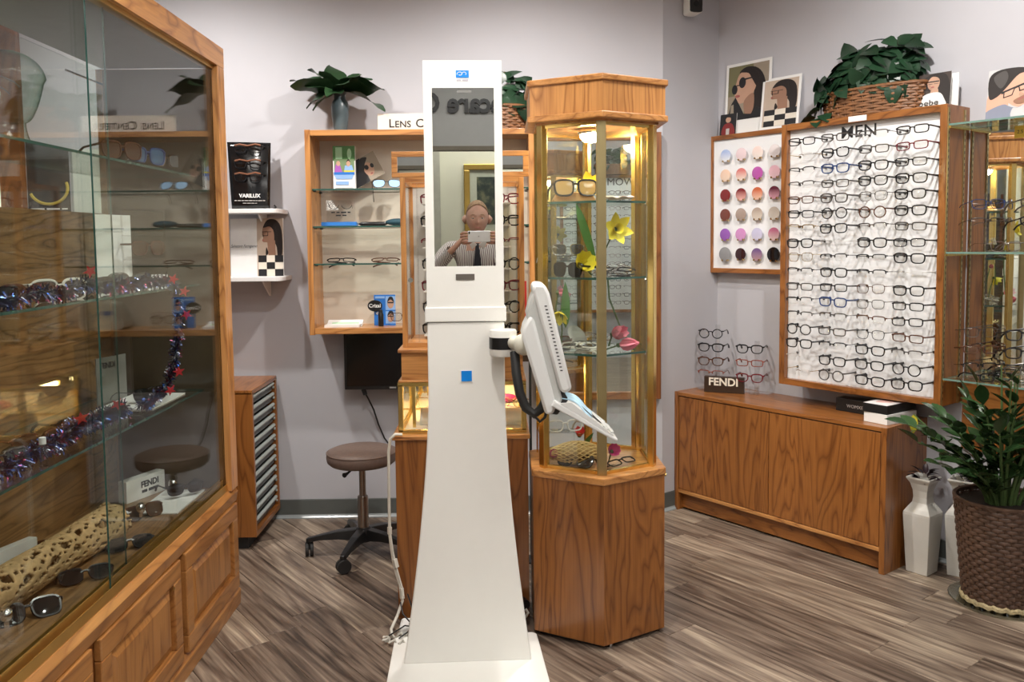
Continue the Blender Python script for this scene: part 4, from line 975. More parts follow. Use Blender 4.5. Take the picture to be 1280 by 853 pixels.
def basket_plant(label, loc, rz, n, seed, W=.24, H=.30, trail=True, cat='plant'):
    t = thing('ivy_basket', label, cat, loc, rz, 'silk ivy baskets on the furniture tops' if False else None)
    woven(t, W*.86, .078, 1.10, .120, 10, BASK, 16, .003, .0045)
    rg = random.Random(seed); lm = [leaf_mesh('leaf', .092, .072, IVY, .45, .22, 5, True), leaf_mesh('leaf', .108, .078, IVY, .3, .15, 5, True)]
    for k in range(n):
        a = rg.uniform(0, 2*PI); e = math.asin(rg.uniform(-.15, 1))
        d = Vector((math.cos(a)*math.cos(e), math.sin(a)*math.cos(e)*.75, math.sin(e)))
        lump = 1+.22*math.sin(3*a+seed)
        p = Vector((d.x*W*1.08, d.y*.105, .12+max(0,d.z)*H*.78*(.62+.24*lump+.30*d.x)))*1.0
        p *= rg.uniform(.80, 1.0); p.z = max(p.z, .118); p.x = min(p.x, .165)
        dd = Vector((d.x*.8+rg.uniform(-.6,.6), d.y*.8-.25+rg.uniform(-.5,.5), d.z*.3-.12+rg.uniform(-.3,.5)))
        if p.y > .0: dd.y = -abs(dd.y)*.4
        if p.y > .07: p.y = .07
        nr = (d+Vector((0,-.75,.25))).normalized(); dd = Vector((d.x*.5+rg.gauss(0,.6), -.2, -.35+d.z*.5+rg.gauss(0,.45))); dd -= nr*dd.dot(nr)*.75
        if p.y > 0: dd.y = -abs(dd.y)
        put_leaf(lm[k%2], t, p, dd, rg.uniform(-.3,.3), rg.uniform(.8,1.2), up=nr)
    s = MB()
    for k in range(14):
        a = rg.uniform(0,2*PI); s.tube([(0,0,.07),(math.cos(a)*W*.3,math.sin(a)*.03,.07+H*.4),(math.cos(a)*W*.6,math.sin(a)*.05,.07+H*.55)], .0025, 4)
    part('stems', s, STEM, t, kind='stuff')
    if trail:
        for (x, z, dx) in ((-.235,.055,-.4),(-.26,.02,-.8),(-.22,.03,.3),(-.245,.005,.1)): put_leaf(lm[0], t, (x,-.05,max(z,.015)), (dx,-.3,-.15), .3, .95)
    return t
basket_plant('leafy green ivy in a woven cane basket on top of the men\'s eyeglasses board', rw(.985,.118,2.0585), RZW, 250, 5, .270, .31)
basket_plant('small ivy basket on top of the bookcase, half hidden behind the white column', (.02,4.44,2.0625), 0, 90, 9, .17, .22, False)
def zz_plant():
    C0 = rw(1.66,.250,0)
    t = thing('potted_zz_plant', 'glossy-leaved plant in a round brown wicker pot at the right edge', 'plant', C0, RZW)
    part('saucer', MB().lathe([(.135,.0),(.185,.002),(.195,.014),(.190,.015),(.175,.006),(.002,.006)], 36), glass('smoky_saucer', (.72,.74,.72), 1.4), t, smooth=True)
    part('straw_rim', MB().tube([(.142*math.cos(2*PI*k/60),.142*math.sin(2*PI*k/60),.018+.004*math.sin(k*2.3)) for k in range(60)], .011, 6, closed=True), paint('straw', (.42,.34,.19), .8, var=.4, scale=80, bump=.4), t)
    pot = bpy.data.objects.new('wicker_pot', None); COL.objects.link(pot); pot.parent = t; pot.location = (0,0,.012)
    woven(pot, .138, .138, 1.30, .42, 26, BASK_D, 22, .003, .004)
    rg = random.Random(21); lms = [leaf_mesh('leaf', .115, .050, ZZ, .3, .3, 5), leaf_mesh('leaf', .10, .046, ZZ, .15, .35, 5)]
    YEL = leaf_mesh('leaf', .085, .034, paint('leaf_yellow', (.48,.42,.03), .35), .15, .3, 5)
    S = [(-1.0,-.2,.52,.30),(-.85,.1,.62,.26),(-.6,-.35,.66,.22),(-.45,.15,.72,.18),(-.2,-.4,.70,.16),(-.1,.1,.74,.10),(.1,-.3,.70,.10),(.25,.1,.72,.14),(.5,-.3,.64,.22),(.7,.05,.62,.25),(.9,-.25,.52,.28),(-.95,-.45,.40,.27),(.3,-.55,.52,.24),(-.35,-.65,.56,.24),(0,-.7,.58,.28),(-.7,-.05,.70,.20),(-.9,-.3,.60,.30),(-.5,-.6,.50,.30),(-1.0,.0,.46,.33),(.6,-.6,.44,.28),(-1.0,-.35,.34,.30),(-.8,-.6,.30,.28),(-.95,.15,.56,.36)]
    inv = Matrix.Rotation(-RZW, 3, 'Z')
    for k, (ax, ay, L, sp) in enumerate(S):
        q = Vector((ax*.06,ay*.06,.40)); d0 = inv @ Vector((ax,ay,0)); q = inv @ q; pts = []
        n = 9
        for i in range(n+1):
            s = i/n; pts.append(q+Vector((d0.x*sp*s**1.5, d0.y*sp*.75*s**1.5, L*.80*(s-.30*s*s*abs(ax)))))
        part('stem', MB().tube(pts, [.010-.0075*i/n for i in range(n+1)], 6), STEM, t, smooth=True)
        m = 11 if L > .5 else 8
        for j in range(m):
            s = .28+.72*j/(m-1); i = min(n-1, int(s*n)); f = s*n-i; p = pts[i].lerp(pts[i+1], f); tg = (pts[i+1]-pts[i]).normalized()
            side = tg.cross(Vector((0,0,1)))
            if side.length < .05: side = Vector((1,0,0))
            side.normalize(); sg = 1 if j%2 else -1
            dd = side*sg*(.9 if j < m-1 else .1)+tg*.75+Vector((rg.uniform(-.2,.2),rg.uniform(-.2,.2),rg.uniform(-.1,.35)))
            w = p+dd*.07
            if w.y > .20: dd.y = -abs(dd.y)
            if w.z > .84 and w.y > -.04: continue
            if p.y > .225: continue
            yel = False
            put_leaf(YEL if yel else lms[(j+k)%2], t, p, dd if not yel else (0,0,-1), rg.uniform(-.5,.5), rg.uniform(.8,1.15), up=(0,0,1) if not yel else (1,0,0), label='yellowed leaf' if yel else None)
    iv = lambda P: inv @ (P-C0)
    p0, p1, p2 = Vector((0,0,.40)), iv(rw(1.47,.33,.62)), iv(rw(1.345,.375,.745))
    part('stem', MB().tube([p0, p0.lerp(p1,.5)+Vector((0,0,.05)), p1, p2], [.008,.006,.004,.003], 6), STEM, t, smooth=True)
    put_leaf(YEL, t, p2, iv(rw(1.352,.385,.64))-p2, 0, 1.0, up=iv(C0+N+U*.5)*1.0, label='yellowed leaf')
    for f in (.25,.45,.62):
        for sg in (-1,1): put_leaf(lms[0], t, p1.lerp(p2,f), (p2-p1).normalized()*.5+Vector((sg*.4,-.3*sg,-.25)), 0, .85)
    return t
zz_plant()
def square_vase(label, s, d, rz, sc=1.0):
    t = wthing('white_vase', label, 'vase', s, d, 0, extra=rz); k = sc
    prof = [(.046*k,0),(.048*k,.004),(.061*k,.262),(.060*k,.274),(.050*k,.292),(.034*k,.318),(.031*k,.342),(.033*k,.372),(.042*k,.405),(.054*k,.425),(.054*k,.432),(.048*k,.433),(.036*k,.412),(.030*k,.40)]
    v = []; f = []
    for r, z in prof: v += [(-r,-r,z),(r,-r,z),(r,r,z),(-r,r,z)]
    for i in range(len(prof)-1):
        for j in range(4): f.append((i*4+j, i*4+(j+1)%4, i*4+4+(j+1)%4, i*4+4+j))
    f += [(3,2,1,0)]; m = MB(); m.add(v, f)
    part('vase_body', m, paint('white_glaze', (.66,.65,.61), .25, var=.03), t, bevel=.003)
    part('soil', B(-.034*k,.034*k,-.034*k,.034*k,.396,.404), paint('soil', (.02,.014,.01), .9), t)
    rg = random.Random(int(s*100)); lm = leaf_mesh('leaf', .06, .03, leaf_mat('dark_purple_leaf', (.012,.008,.012), (.035,.02,.025)), .4, .3, 4)
    for i in range(18):
        a = rg.uniform(0,2*PI); put_leaf(lm, t, (math.cos(a)*.02,math.sin(a)*.02,.405+rg.uniform(0,.06)), (math.cos(a),math.sin(a)-.2 if math.sin(a) < 0 else .1,rg.uniform(.1,1)), rg.uniform(-.5,.5), rg.uniform(.7,1))
    return t
square_vase('white square flared vase standing against the end of the low cabinet', 1.300, .185, 0)
square_vase('white square vase half hidden behind the first vase and the wicker pot', 1.425, .085, .2, .95)
# ------------------------------------------------------------ cards and posters
def C_(n, c): return paint('print_'+n, c, .45, var=.04)
SKIN = C_('skin', (.50,.30,.21)); SKIN_D = C_('skin_dark', (.30,.165,.11)); HAIR = C_('hair', (.015,.010,.009)); LIP = C_('lip', (.35,.10,.09)); DARK = C_('dark', (.012,.012,.014)); TAN = C_('tan', (.50,.40,.32))
OLIVE = C_('olive', (.17,.16,.08)); STONE = C_('stone', (.30,.25,.19)); CRE = C_('cream', (.72,.66,.57)); BLU = C_('blue', (.02,.16,.55)); LBLU = C_('light_blue', (.25,.42,.72)); GRN = C_('green', (.05,.16,.04)); LGRN = C_('light_green', (.30,.50,.30)); VIO = C_('violet', (.35,.10,.42)); REDP = C_('red', (.55,.03,.03)); GREY = C_('grey', (.30,.30,.31)); LGREY = C_('light_grey', (.55,.55,.56)); YELP = C_('yellow', (.62,.55,.05)); PEACH = C_('peach', (.68,.38,.27)); DENIM = C_('denim', (.22,.24,.32))
def card(name, label, cat, loc, rz, w, h, layers, lean=0, th=.004, base=None, group=None, border=0, rot=None):
    """upright printed card: every printed shape is a thin sheet of its own colour, standing on its lower edge"""
    t = thing(name, label, cat, loc, 0, group, rot=rot or (0,0,0)); 
    if rot is None: t.rotation_euler = (Matrix.Rotation(rz,3,'Z')@Matrix.Rotation(-lean,3,'X')).to_euler()
    part('card', B(-w/2,w/2,0,th,0,h), base or PAPER, t)
    mats = []; m = MB(); iw, ih = w-2*border, h-2*border; y = -.0003
    for mt, pts, sm in layers:
        if mt not in mats: mats.append(mt)
        m.cur = mats.index(mt)
        q = smooth_poly(pts, 4) if sm else pts
        q = [(max(0,min(1,a)), max(0,min(1,b))) for a, b in q]
        m.prism([(-iw/2+a*iw, border+b*ih) for a, b in q], y-.0002, .0005, 'y'); y -= .00022
    if layers: part('print', m, mats, t)
    return t
def rect(a, b, c, d): return [(a,c),(b,c),(b,d),(a,d)]
def ell(cx, cy, rx, ry, n=12): return [(cx+rx*math.cos(2*PI*k/n), cy+ry*math.sin(2*PI*k/n)) for k in range(n)]
def checks(x0, x1, y0, y1, nx, ny):
    L = [(CRE, rect(x0,x1,y0,y1), False)]
    for i in range(nx):
        for j in range(ny):
            if (i+j)%2 == 0: L.append((DARK, rect(x0+(x1-x0)*i/nx,x0+(x1-x0)*(i+1)/nx,y0+(y1-y0)*j/ny,y0+(y1-y0)*(j+1)/ny), False))
    return L
WOMAN_CHECK = [(TAN, rect(0,1,0,1), False), (HAIR, [(.30,.62),(.22,.80),(.40,.97),(.75,.97),(.95,.80),(.97,.40),(.80,.30),(.72,.55)], True), (SKIN_D, [(.42,.58),(.22,.60),(.26,.70),(.20,.72),(.26,.86),(.52,.88),(.66,.74),(.66,.50),(.70,.36),(.44,.36),(.48,.52)], True), (SKIN_D, [(.44,.34),(.40,.58),(.70,.62),(.72,.34)], False),
    (HAIR, [(.24,.84),(.40,.94),(.66,.92),(.78,.70),(.66,.78),(.50,.86)], True), (HAIR, [(.34,.36),(.36,.50),(.43,.40)], True)]+checks(.05,1,0,.36,3,3)+[(DARK, rect(.20,.56,.765,.772), False),(DARK, rect(.24,.25,.70,.77), False),(DARK, rect(.42,.43,.70,.77), False),(DARK, rect(.24,.43,.70,.706), False),(LIP, ell(.245,.625,.03,.015), True)]
SUN_WOMAN = [(OLIVE, rect(0,1,0,1), False), (STONE, rect(.0,.42,0,.45), False), (STONE, rect(.62,1,.45,1), False), (HAIR, [(.28,.86),(.45,.96),(.74,.90),(.92,.66),(.95,.2),(.78,.0),(.60,.10),(.66,.5),(.58,.8)], True),
    (SKIN, [(.30,.86),(.18,.62),(.16,.50),(.22,.40),(.30,.30),(.48,.34),(.66,.50),(.70,.66),(.58,.86)], True), (SKIN_D, [(.42,.34),(.64,.46),(.66,.20),(.56,.05),(.44,.12)], True), (HAIR, [(.30,.88),(.52,.94),(.76,.80),(.74,.56),(.60,.72),(.50,.84)], True),
    (DARK, ell(.36,.68,.085,.10), True), (DARK, ell(.17,.57,.07,.09), True), (DARK, rect(.22,.32,.63,.65), False), (DARK, [(.42,.72),(.66,.74),(.66,.76),(.42,.75)], False), (LIP, ell(.25,.44,.06,.025), True), (DARK, [(.0,.0),(.10,.30),(.20,.42),(.30,.28),(.42,.10),(.6,.08),(.72,.20),(1,.1),(1,0)], False), (STONE, [(.06,0),(.10,.28),(.16,.30),(.18,0)], False)]
RED_JACKET = [(DARK, rect(0,1,0,1), False), (SKIN, ell(.5,.72,.16,.14), True), (HAIR, [(.34,.78),(.5,.92),(.68,.80),(.62,.82),(.42,.84)], True), (C_('coat_red', (.20,.02,.02)), [(.15,.0),(.22,.45),(.5,.56),(.8,.45),(.9,.0)], True), (GREY, rect(.4,.6,0,.3), False)]
BEBE = [(C_('dark_brown', (.05,.035,.03)), rect(0,1,0,1), False), (HAIR, [(.20,.55),(.15,.85),(.5,1),(.85,.92),(1,.5),(1,0),(.7,.0),(.6,.4)], True), (SKIN, [(.30,.62),(.28,.80),(.40,.92),(.60,.88),(.66,.70),(.58,.52),(.44,.48)], True), (SKIN, [(.42,.54),(.60,.56),(.62,.38),(.40,.36)], True), (HAIR, [(.26,.74),(.34,.92),(.62,.94),(.72,.70),(.60,.86),(.40,.90)], True),
    (C_('white_knit', (.74,.73,.72)), [(.0,.0),(.02,.26),(.30,.42),(.66,.42),(.82,.24),(.84,0)], True), (DARK, rect(.28,.64,.745,.775), False), (DARK, rect(.30,.44,.69,.70), False), (DARK, rect(.48,.62,.69,.70), False), (LIP, ell(.45,.60,.05,.02), True), (PAPER, rect(0,.72,0,.10), False), (C_('cheek', (.42,.23,.16)), [(.31,.60),(.36,.68),(.40,.58),(.42,.50)], True)]
MAN = [(LGREY, rect(0,1,0,1), False), (GREY, rect(.75,1,.3,1), False), (PEACH, [(.0,.10),(.02,.50),(.22,.55),(.40,.35),(.30,.1)], True), (PEACH, [(.28,.52),(.34,.80),(.66,.92),(.88,.78),(.92,.48),(.78,.28),(.58,.22),(.40,.32)], True), (HAIR, [(.04,.45),(.02,.85),(.22,.99),(.62,.98),(.86,.84),(.90,.66),(.78,.84),(.56,.86),(.34,.62),(.18,.46)], True), (C_('hair_sheen', (.07,.062,.06)), [(.10,.85),(.3,.96),(.36,.80),(.24,.62)], True), (SKIN, [(.60,.50),(.70,.44),(.66,.40),(.58,.44)], True),
    (DENIM, [(0,0),(0,.18),(.30,.30),(.44,.24),(.60,.22),(1,.40),(1,0)], True), (LGREY, [(.5,.0),(.48,.20),(.62,.22),(1,.44),(1,0)], True), (DARK, [(.26,.50),(.84,.70),(.84,.735),(.26,.545)], False), (DARK, [(.30,.53),(.50,.60),(.46,.46),(.30,.42)], False), (PEACH, [(.32,.525),(.48,.58),(.45,.475),(.32,.44)], False), (DARK, [(.56,.61),(.80,.69),(.78,.57),(.58,.52)], False), (PEACH, [(.58,.61),(.78,.67),(.76,.585),(.60,.54)], False), (C_('beard', (.30,.15,.09)), [(.50,.36),(.80,.48),(.82,.42),(.70,.30),(.56,.28)], True), (LIP, [(.56,.365),(.74,.44),(.72,.40),(.58,.345)], False)]
card('poster_card', 'large white-bordered poster of a woman in round sunglasses on top of the tinted lens display', 'poster', rw(.215,.034,2.0675), RZW, .295, .385, [(m_, [(a_, .17+.83*b_) for a_, b_ in p_], s_) for m_, p_, s_ in SUN_WOMAN], .055, border=.016)
card('poster_card', 'white-bordered poster of a woman in a checked top, in front of the larger poster', 'poster', rw(.43,.052,2.0675), RZW, .235, .270, WOMAN_CHECK, .12, border=.014)
card('poster_card', 'small dark poster of a person in a red coat above the tinted lens display', 'poster', rw(.10,.047,2.0675), RZW, .11, .115, RED_JACKET, .10)
t = card('poster_card', 'small poster of a woman in glasses lettered bebe, right of the ivy basket', 'poster', rw(1.275,.130,2.0585), RZW, .140, .150, BEBE, .10)
text('lettering', 'bebe', .036, DARK, t, (-.018,-.0065,.010), sx=1.25)
card('photo_card', 'white card standing behind the bebe poster on top of the men\'s board', 'card', rw(1.335,.085,2.0585), RZW, .05, .145, [], .05)
card('poster_card', 'poster of a bearded man in glasses on the top glass shelf', 'poster', rw(1.60,.125,1.9725), RZW, .215, .212, MAN, .12)
# yellow tag under the top shelf
t = thing('price_tag', 'small yellow tag under the top glass shelf at the right edge', 'tag', rw(1.585,.012,1.905)); t.rotation_euler = (0,0,RZW)
part('tag_card', B(-.022,.022,-.0015,.0015,0,.05), paint('tag_yellow', (.75,.50,.06), .5), t); text('number', '2.5', .020, INK, t, (0,-.0018,.018))
# security camera in the corner
t = thing('security_camera', 'black-faced white security camera high on the corner wall', 'camera', (1.06,4.672,2.705)); o = P0(t)
part('body', MB().prism(smooth_poly([(-.030,-.045),(.030,-.045),(.036,-.02),(.036,.03),(.028,.048),(-.028,.048),(-.036,.03),(-.036,-.02)],3), -.05, .03, 'y'), WHITE, t, (0,-.05,.03), (0,0,R(12)), bevel=.004)
part('face', MB().prism(smooth_poly([(-.028,-.042),(.028,-.042),(.034,-.02),(.034,.028),(.026,.044),(-.026,.044),(-.034,.028),(-.034,-.02)],3), -.056, -.049, 'y'), BLACK, t, (0,-.05,.03), (0,0,R(12)))
part('lens', MB().cyl((0,-.06,0),(0,-.055,0),.014,20), paint('lens_black', (.004,.004,.005), .05), t, (0,-.05,.03), (0,0,R(12)))
part('mount', MB().cyl((0,-.02,.03),(.022,.028,.05),.012,10), WHITE, t)
# ------------------------------------------------------------ on and beside the bookcase
t = thing('shelf_sign', 'cream sign reading LENS CENTER on top of the bookcase', 'sign', (-.375,4.40,2.0625)); o = P0(t)
part('plate', B(-.595,-.155,4.395,4.402,2.0625,2.149), paint('sign_plate_cream', (.74,.67,.60), .45, var=.01), t, o, bevel=.001)
part('foot', B(-.56,-.19,4.402,4.44,2.0625,2.068), paint('sign_plate_cream', (.74,.67,.60), .45), t, o)
small_caps('lettering', ['LENS','CENTER'], .060, INK, t, Vector((-.375,4.3945,2.079))+o, bold=.0008)
for me_o in []: pass
def upper(t):
    pass
S1, S2, S3, S4 = 1.7685, 1.5805, 1.3915, 1.0625
t = card('carton', 'tall eye-drops carton with a green top and blue lettering on the bookcase\'s top shelf', 'box', (-.775,4.42,S1), 0, .112, .222,
    [(GRN, rect(0,1,.66,1), False), (LGRN, rect(.12,.42,.68,.97), False), (LGRN, ell(.75,.82,.10,.12), True), (C_('lawn', (.16,.24,.12)), rect(.05,.97,.40,.70), False), (VIO, [(.06,.40),(.12,.58),(.3,.60),(.42,.40)], False), (SKIN, ell(.24,.60,.09,.06), True), (LBLU, [(.5,.40),(.54,.55),(.86,.56),(.95,.40)], False), (YELP, rect(.5,.97,.40,.44), False), (SKIN, ell(.70,.60,.09,.07), True), (HAIR, [(.60,.62),(.70,.70),(.80,.62),(.70,.66)], True), (LBLU, [(.03,.34),(.97,.37),(.85,.24),(.15,.24)], False), (BLU, rect(.03,.97,.34,.40), False), (LBLU, rect(.12,.70,.11,.19), False), (LGREY, rect(.1,.9,.04,.05), False)], 0, .03)
t = card('photo_card', 'tilted black card with a woman in round dark glasses, leaning behind the eye-drops carton', 'card', (-.635,4.50,S1), 0, .185, .135, [(DARK, rect(0,.55,0,1), False), (STONE, rect(.55,1,0,1), False), (SKIN, ell(.66,.45,.14,.28), True), (HAIR, [(.52,.5),(.55,.95),(.75,.9),(.62,.7)], True), (DARK, ell(.62,.55,.06,.10), True), (DARK, ell(.78,.52,.05,.09), True), (LIP, ell(.68,.25,.04,.03), True)], rot=(R(-8),R(-28),0))
t.location = (-.655,4.475,S1+.042)
glasses('silver swim goggles with pale blue lenses on the bookcase\'s top shelf', (-.560,4.43,S1+.030), (R(-35),0,.1), 'pilot', 'black', lens=paint('goggle_blue', (.35,.55,.78), .08), cat='goggles', name='goggles')
t = card('acrylic_plaque', 'clear plaque printed with a drawn pair of spectacles on the second bookcase shelf', 'plaque', (-.80,4.43,S2+.020), 0, .150, .115, [], .10, .004, ACRYL)
sp = MB()
for cx in (-.036,.030): sp.tube([(cx+.026*math.cos(a),-.0008,.090+.020*math.sin(a)) for a in [R(180+k*18) for k in range(11)]], .0016, 5)
sp.tube([(-.068,-.0008,.104),(-.058,-.0008,.085)], .0012, 5); sp.tube([(.050,-.0008,.080),(.062,-.0008,.085),(.060,-.0008,.072)], .0012, 5)
part('print', sp, INK, t); print_line('print_line', t, (.0,-.0008,.052), .100, .007, INK, 4, 7); print_line('print_line', t, (.002,-.0008,.036), .055, .007, INK, 2, 4)
part('blue_base', B(-.095,.085,-.03,.03,-.020,-.001), paint('plaque_blue', (.02,.16,.50), .35), t)
t = thing('eyeglass_case', 'slim black spectacle case on the second bookcase shelf', 'case', (-.635,4.44,S2)); part('case_shell', MB().tube([(-.075,0,.011),(-.06,0,.011),(.06,0,.011),(.075,0,.011)], [.003,.011,.011,.003], 10), BLACK, t, smooth=True)
t = thing('eyeglass_pouch', 'dark teal spectacle pouch on the second bookcase shelf beside the frame case', 'pouch', (-.505,4.44,S2)); part('pouch', MB().ball((0,0,.019),.068,.03,.019,16,8), paint('teal_cloth', (.015,.06,.085), .7), t, smooth=True)
glasses('folded black eyeglasses on the third bookcase shelf, left side', (-.800,4.42,S3+.016), (R(-60),0,.1), 'rect', 'black', folded=True)
glasses('folded tortoise eyeglasses on the third bookcase shelf, right side', (-.575,4.42,S3+.016), (R(-65),0,-.1), 'rect', 'brown', folded=True)
t = thing('pamphlet', 'white pamphlet with green print lying open on the bottom of the bookcase', 'pamphlet', (-.80,4.42,S4), 0); 
part('sheet', MB().prism([(-.085,0),(.075,0),(.098,.0),(.098,.003),(-.085,.003)], -.06, .06, 'y'), PAPER, t, (0,0,.001), (R(25),0,0)); part('sheet_block', B(-.085,.095,-.06,.06,0,.012), PAPER, t)
gp = MB(); gp.box(-.06,.08,.0,.03,.0045,.005); gp.box(-.02,.03,-.03,-.005,.0045,.005); part('print', gp, C_('pale_green', (.45,.68,.45)), t, (0,0,.001), (R(25),0,0))
t = card('lens_brand_stand', 'blue counter card with two portraits and a black Crizal oval, in the bookcase', 'display card', (-.585,4.44,S4), 0, .112, .160,
    [(BLU, rect(0,1,0,1), False), (LBLU, rect(.54,1,.50,.95), False), (LBLU, rect(.54,1,.06,.46), False), (SKIN, ell(.77,.72,.15,.17), True), (HAIR, [(.62,.76),(.70,.92),(.86,.92),(.92,.76),(.77,.84)], True), (DARK, rect(.63,.91,.72,.76), False), (SKIN, ell(.77,.27,.15,.16), True), (HAIR, [(.62,.31),(.70,.46),(.86,.46),(.92,.31),(.77,.38)], True), (DARK, rect(.63,.91,.28,.31), False), (PAPER, [(.08,.40),(.20,.46),(.16,.34)], False), (LBLU, rect(.06,.5,.88,.95), False)], .05)
part('oval', MB().prism([(-.050+.038*math.cos(2*PI*k/24),.103+.030*math.sin(2*PI*k/24)) for k in range(24)], -.012, -.004, 'y'), BLACK, t)
text('lettering', 'Crizal', .026, PAPER, t, (-.050,-.0125,.095), bold=.0004)
t = thing('spray_bottle', 'small black spray bottle in front of the blue counter card', 'bottle', (-.600,4.395,S4)); part('bottle', MB().lathe([(.013,0),(.014,.004),(.014,.062),(.010,.068),(.010,.085),(.002,.086)], 16), BLACK, t, smooth=True)
glasses('brown eyeglasses in a clear holder at the bookcase bottom, beside the blue counter card', (-.485,4.42,S4+.045), (R(-6),0,.1), 'wire', 'brown'); t = thing('acrylic_holder', 'clear acrylic eyeglasses holder on the bookcase bottom', 'stand', (-.485,4.44,S4)); part('plate', B(-.07,.07,.0,.004,0,.085), ACRYL, t); part('foot', B(-.07,.07,-.03,.004,0,.004), ACRYL, t)
for x, w, c, l in ((.135,.040,REDP,'red spectacle box standing at the right end of the bookcase bottom'),(.085,.030,PAPER,'white spectacle box beside the red one on the bookcase bottom'),(.045,.034,REDP,'smaller red spectacle box left of the white one on the bookcase bottom')):
    t = thing('spectacle_box', l, 'box', (x,4.42,S4)); part('carton', B(-w/2,w/2,-.02,.02,0,.225 if x > .1 else .20 if x > .06 else .215), c, t, bevel=.002)
t = thing('lens_gauge', 'cream desktop instrument with a blue label on the bookcase bottom behind the column', 'instrument', (-.20,4.44,S4)); TA = paint('instrument_cream', (.50,.46,.38), .4)
part('housing', MB().prism(smooth_poly([(-.08,0),(.09,0),(.105,.06),(.08,.13),(.05,.15),(.03,.24),(0,.24),(-.01,.15),(-.06,.13),(-.09,.05)],3), -.05, .05, 'y'), TA, t, bevel=.004); part('label', B(-.045,.0,-.0515,-.049,.075,.095), paint('instrument_blue', (.03,.08,.25), .4), t)
# display with glasses on the upper wall shelf
t = thing('lens_display', 'black curved counter display lettered VARILUX with three glasses, on the upper wall shelf', 'display', (-1.262,4.44,1.6725), .26); 
def fn(a, b): 
    z = .345*b; w = .094+.014*b; return ((a-.5)*2*w, .030*b*b-.01*math.cos((a-.5)*PI)-.003+.0, z)
m = MB().grid(fn, 14, 16); pnl = part('panel', m, paint('display_black', (.006,.006,.007), .13, var=.1), t, smooth=True); so = pnl.modifiers.new('solid','SOLIDIFY'); so.thickness = .004
part('foot', B(-.07,.07,-.01,.06,0,.006), BLACK, t); part('hook', MB().tube([(.11,.0,.0),(.125,.0,.012),(.115,.0,.022)], .005, 6), BLACK, t)
text('lettering', 'VARILUX', .027, PAPER, t, (-.004,-.022,.060), bold=.0008, sx=.95); print_line('small_print', t, (-.004,-.022,.044), .15, .004, GREY, 9, 3); print_line('small_print', t, (-.004,-.022,.031), .07, .003, GREY, 4, 6)
for k, z in enumerate((.330,.252,.185)):
    glasses('black eyeglasses with a copper brow line, %s of three on the black VARILUX display' % ('topmost','middle','lowest')[k], (-1.262,4.418-.10*(.330-z),1.6725+z-.022), (0,0,0), 'square', 'black', True, group='browline glasses on the VARILUX display')
    br = MB().tube([(-.066,-.004,.016),(-.04,-.006,.022),(0,-.006,.014),(.04,-.006,.022),(.066,-.004,.016)], .0042, 6); part('brow_bar', br, paint('copper', (.45,.20,.12), .3, .6), list(SC.objects)[-1] if False else bpy.data.objects[max((o.name for o in bpy.data.objects if o.name.startswith('eyeglasses')), key=lambda n: int(n.split('.')[-1]) if '.' in n else 0)], smooth=True)
t = card('photo_card', 'wide card with a signature and a woman in a checked top, lower wall shelf', 'card', (-1.245,4.46,1.3265), 0, .275, .300,
    [(C_('white_warm', (.76,.75,.74)), rect(0,.50,0,1), False)]+[(mt, [(.5+.49*a,b) for a, b in pts], s) for mt, pts, s in WOMAN_CHECK], .05)
text('signature', 'Salvatore Ferragamo', .0225, INK, t, (-.066,-.011,.150), shear=.55, sx=.72)
# ------------------------------------------------------------ inside the left display cabinet
D1, D2, D3, D0 = 1.7705, 1.3395, .9105, .4975
def glass_edge(name, tint, edge, k=1.0):
    t = NT(name); ge = t.n('NewGeometry')
    dt = t.math('ABSOLUTE', t.n('VectorMath', operation='DOT_PRODUCT', ins={0: ge.outputs['Incoming'], 1: ge.outputs['Normal']}).outputs['Value'])
    iv = t.math('SUBTRACT', 1.0, dt)
    tr = t.n('BsdfTransparent', ins={0: t.mix(t.math('POWER', iv, 2.5), tint, edge)}); gl = t.n('BsdfGlossy', ins={0: (1,1,1,1), 'Roughness': .02})
    mx = t.n('MixShader', ins={0: t.math('MULTIPLY_ADD', t.math('POWER', iv, 4.0), .7*k, .05), 1: tr.outputs[0], 2: gl.outputs[0]})
    t.t.links.new(mx.outputs[0], t.out.inputs[0]); return t.m
def glass_head():
    t = thing('glass_head', 'blown green glass display head wearing spectacles on the upper shelf of the tall cabinet', 'display head', (-1.385,2.47,D1), R(-50))
    def fn(a, b):
        an = 2*PI*a; s = b
        if s < .28: r = .060-.018*math.sin(s/.28*PI/2); z = s/.28*.075
        else:
            q = (s-.28)/.72*PI; r = .042+(.088-.042)*math.sin(min(q*.62+.0, PI/2)) if q < PI*.55 else .088*math.sin(max(.0, (PI-q)/(.45*PI)*PI/2)); z = .075+.19*(1-math.cos(q))/2
        c, n_ = math.cos(an), math.sin(an); f = max(0, -n_)
        nose = .016*f**8*math.exp(-((z-.155)/.018)**2); chin = .012*f**3*math.exp(-((z-.095)/.02)**2); brow = -.008*f**4*math.exp(-((z-.175)/.012)**2)
        R_ = max(r, .002)+nose+chin+brow
        return (R_*c*1.0, R_*n_*1.18+.01*(z > .1)*(z-.1)*4, z*1.06)
    gm = glass_edge('bottle_glass', (.90,.95,.91), (.12,.34,.25))
    part('head', MB().grid(fn, 36, 34, True), gm, t, smooth=True, ang=80)
    part('base_ring', MB().tube([(.058*math.cos(2*PI*k/30),.062*math.sin(2*PI*k/30),.006) for k in range(30)], .006, 6, closed=True), gm, t, smooth=True)
    p = Matrix.Translation(t.location) @ Matrix.Rotation(R(-50),4,'Z') @ Vector((0,-.116,.182))
    glasses('thin dark spectacles worn by the green glass display head', p, (0,0,R(-50)), 'wire', 'gun')
glass_head()
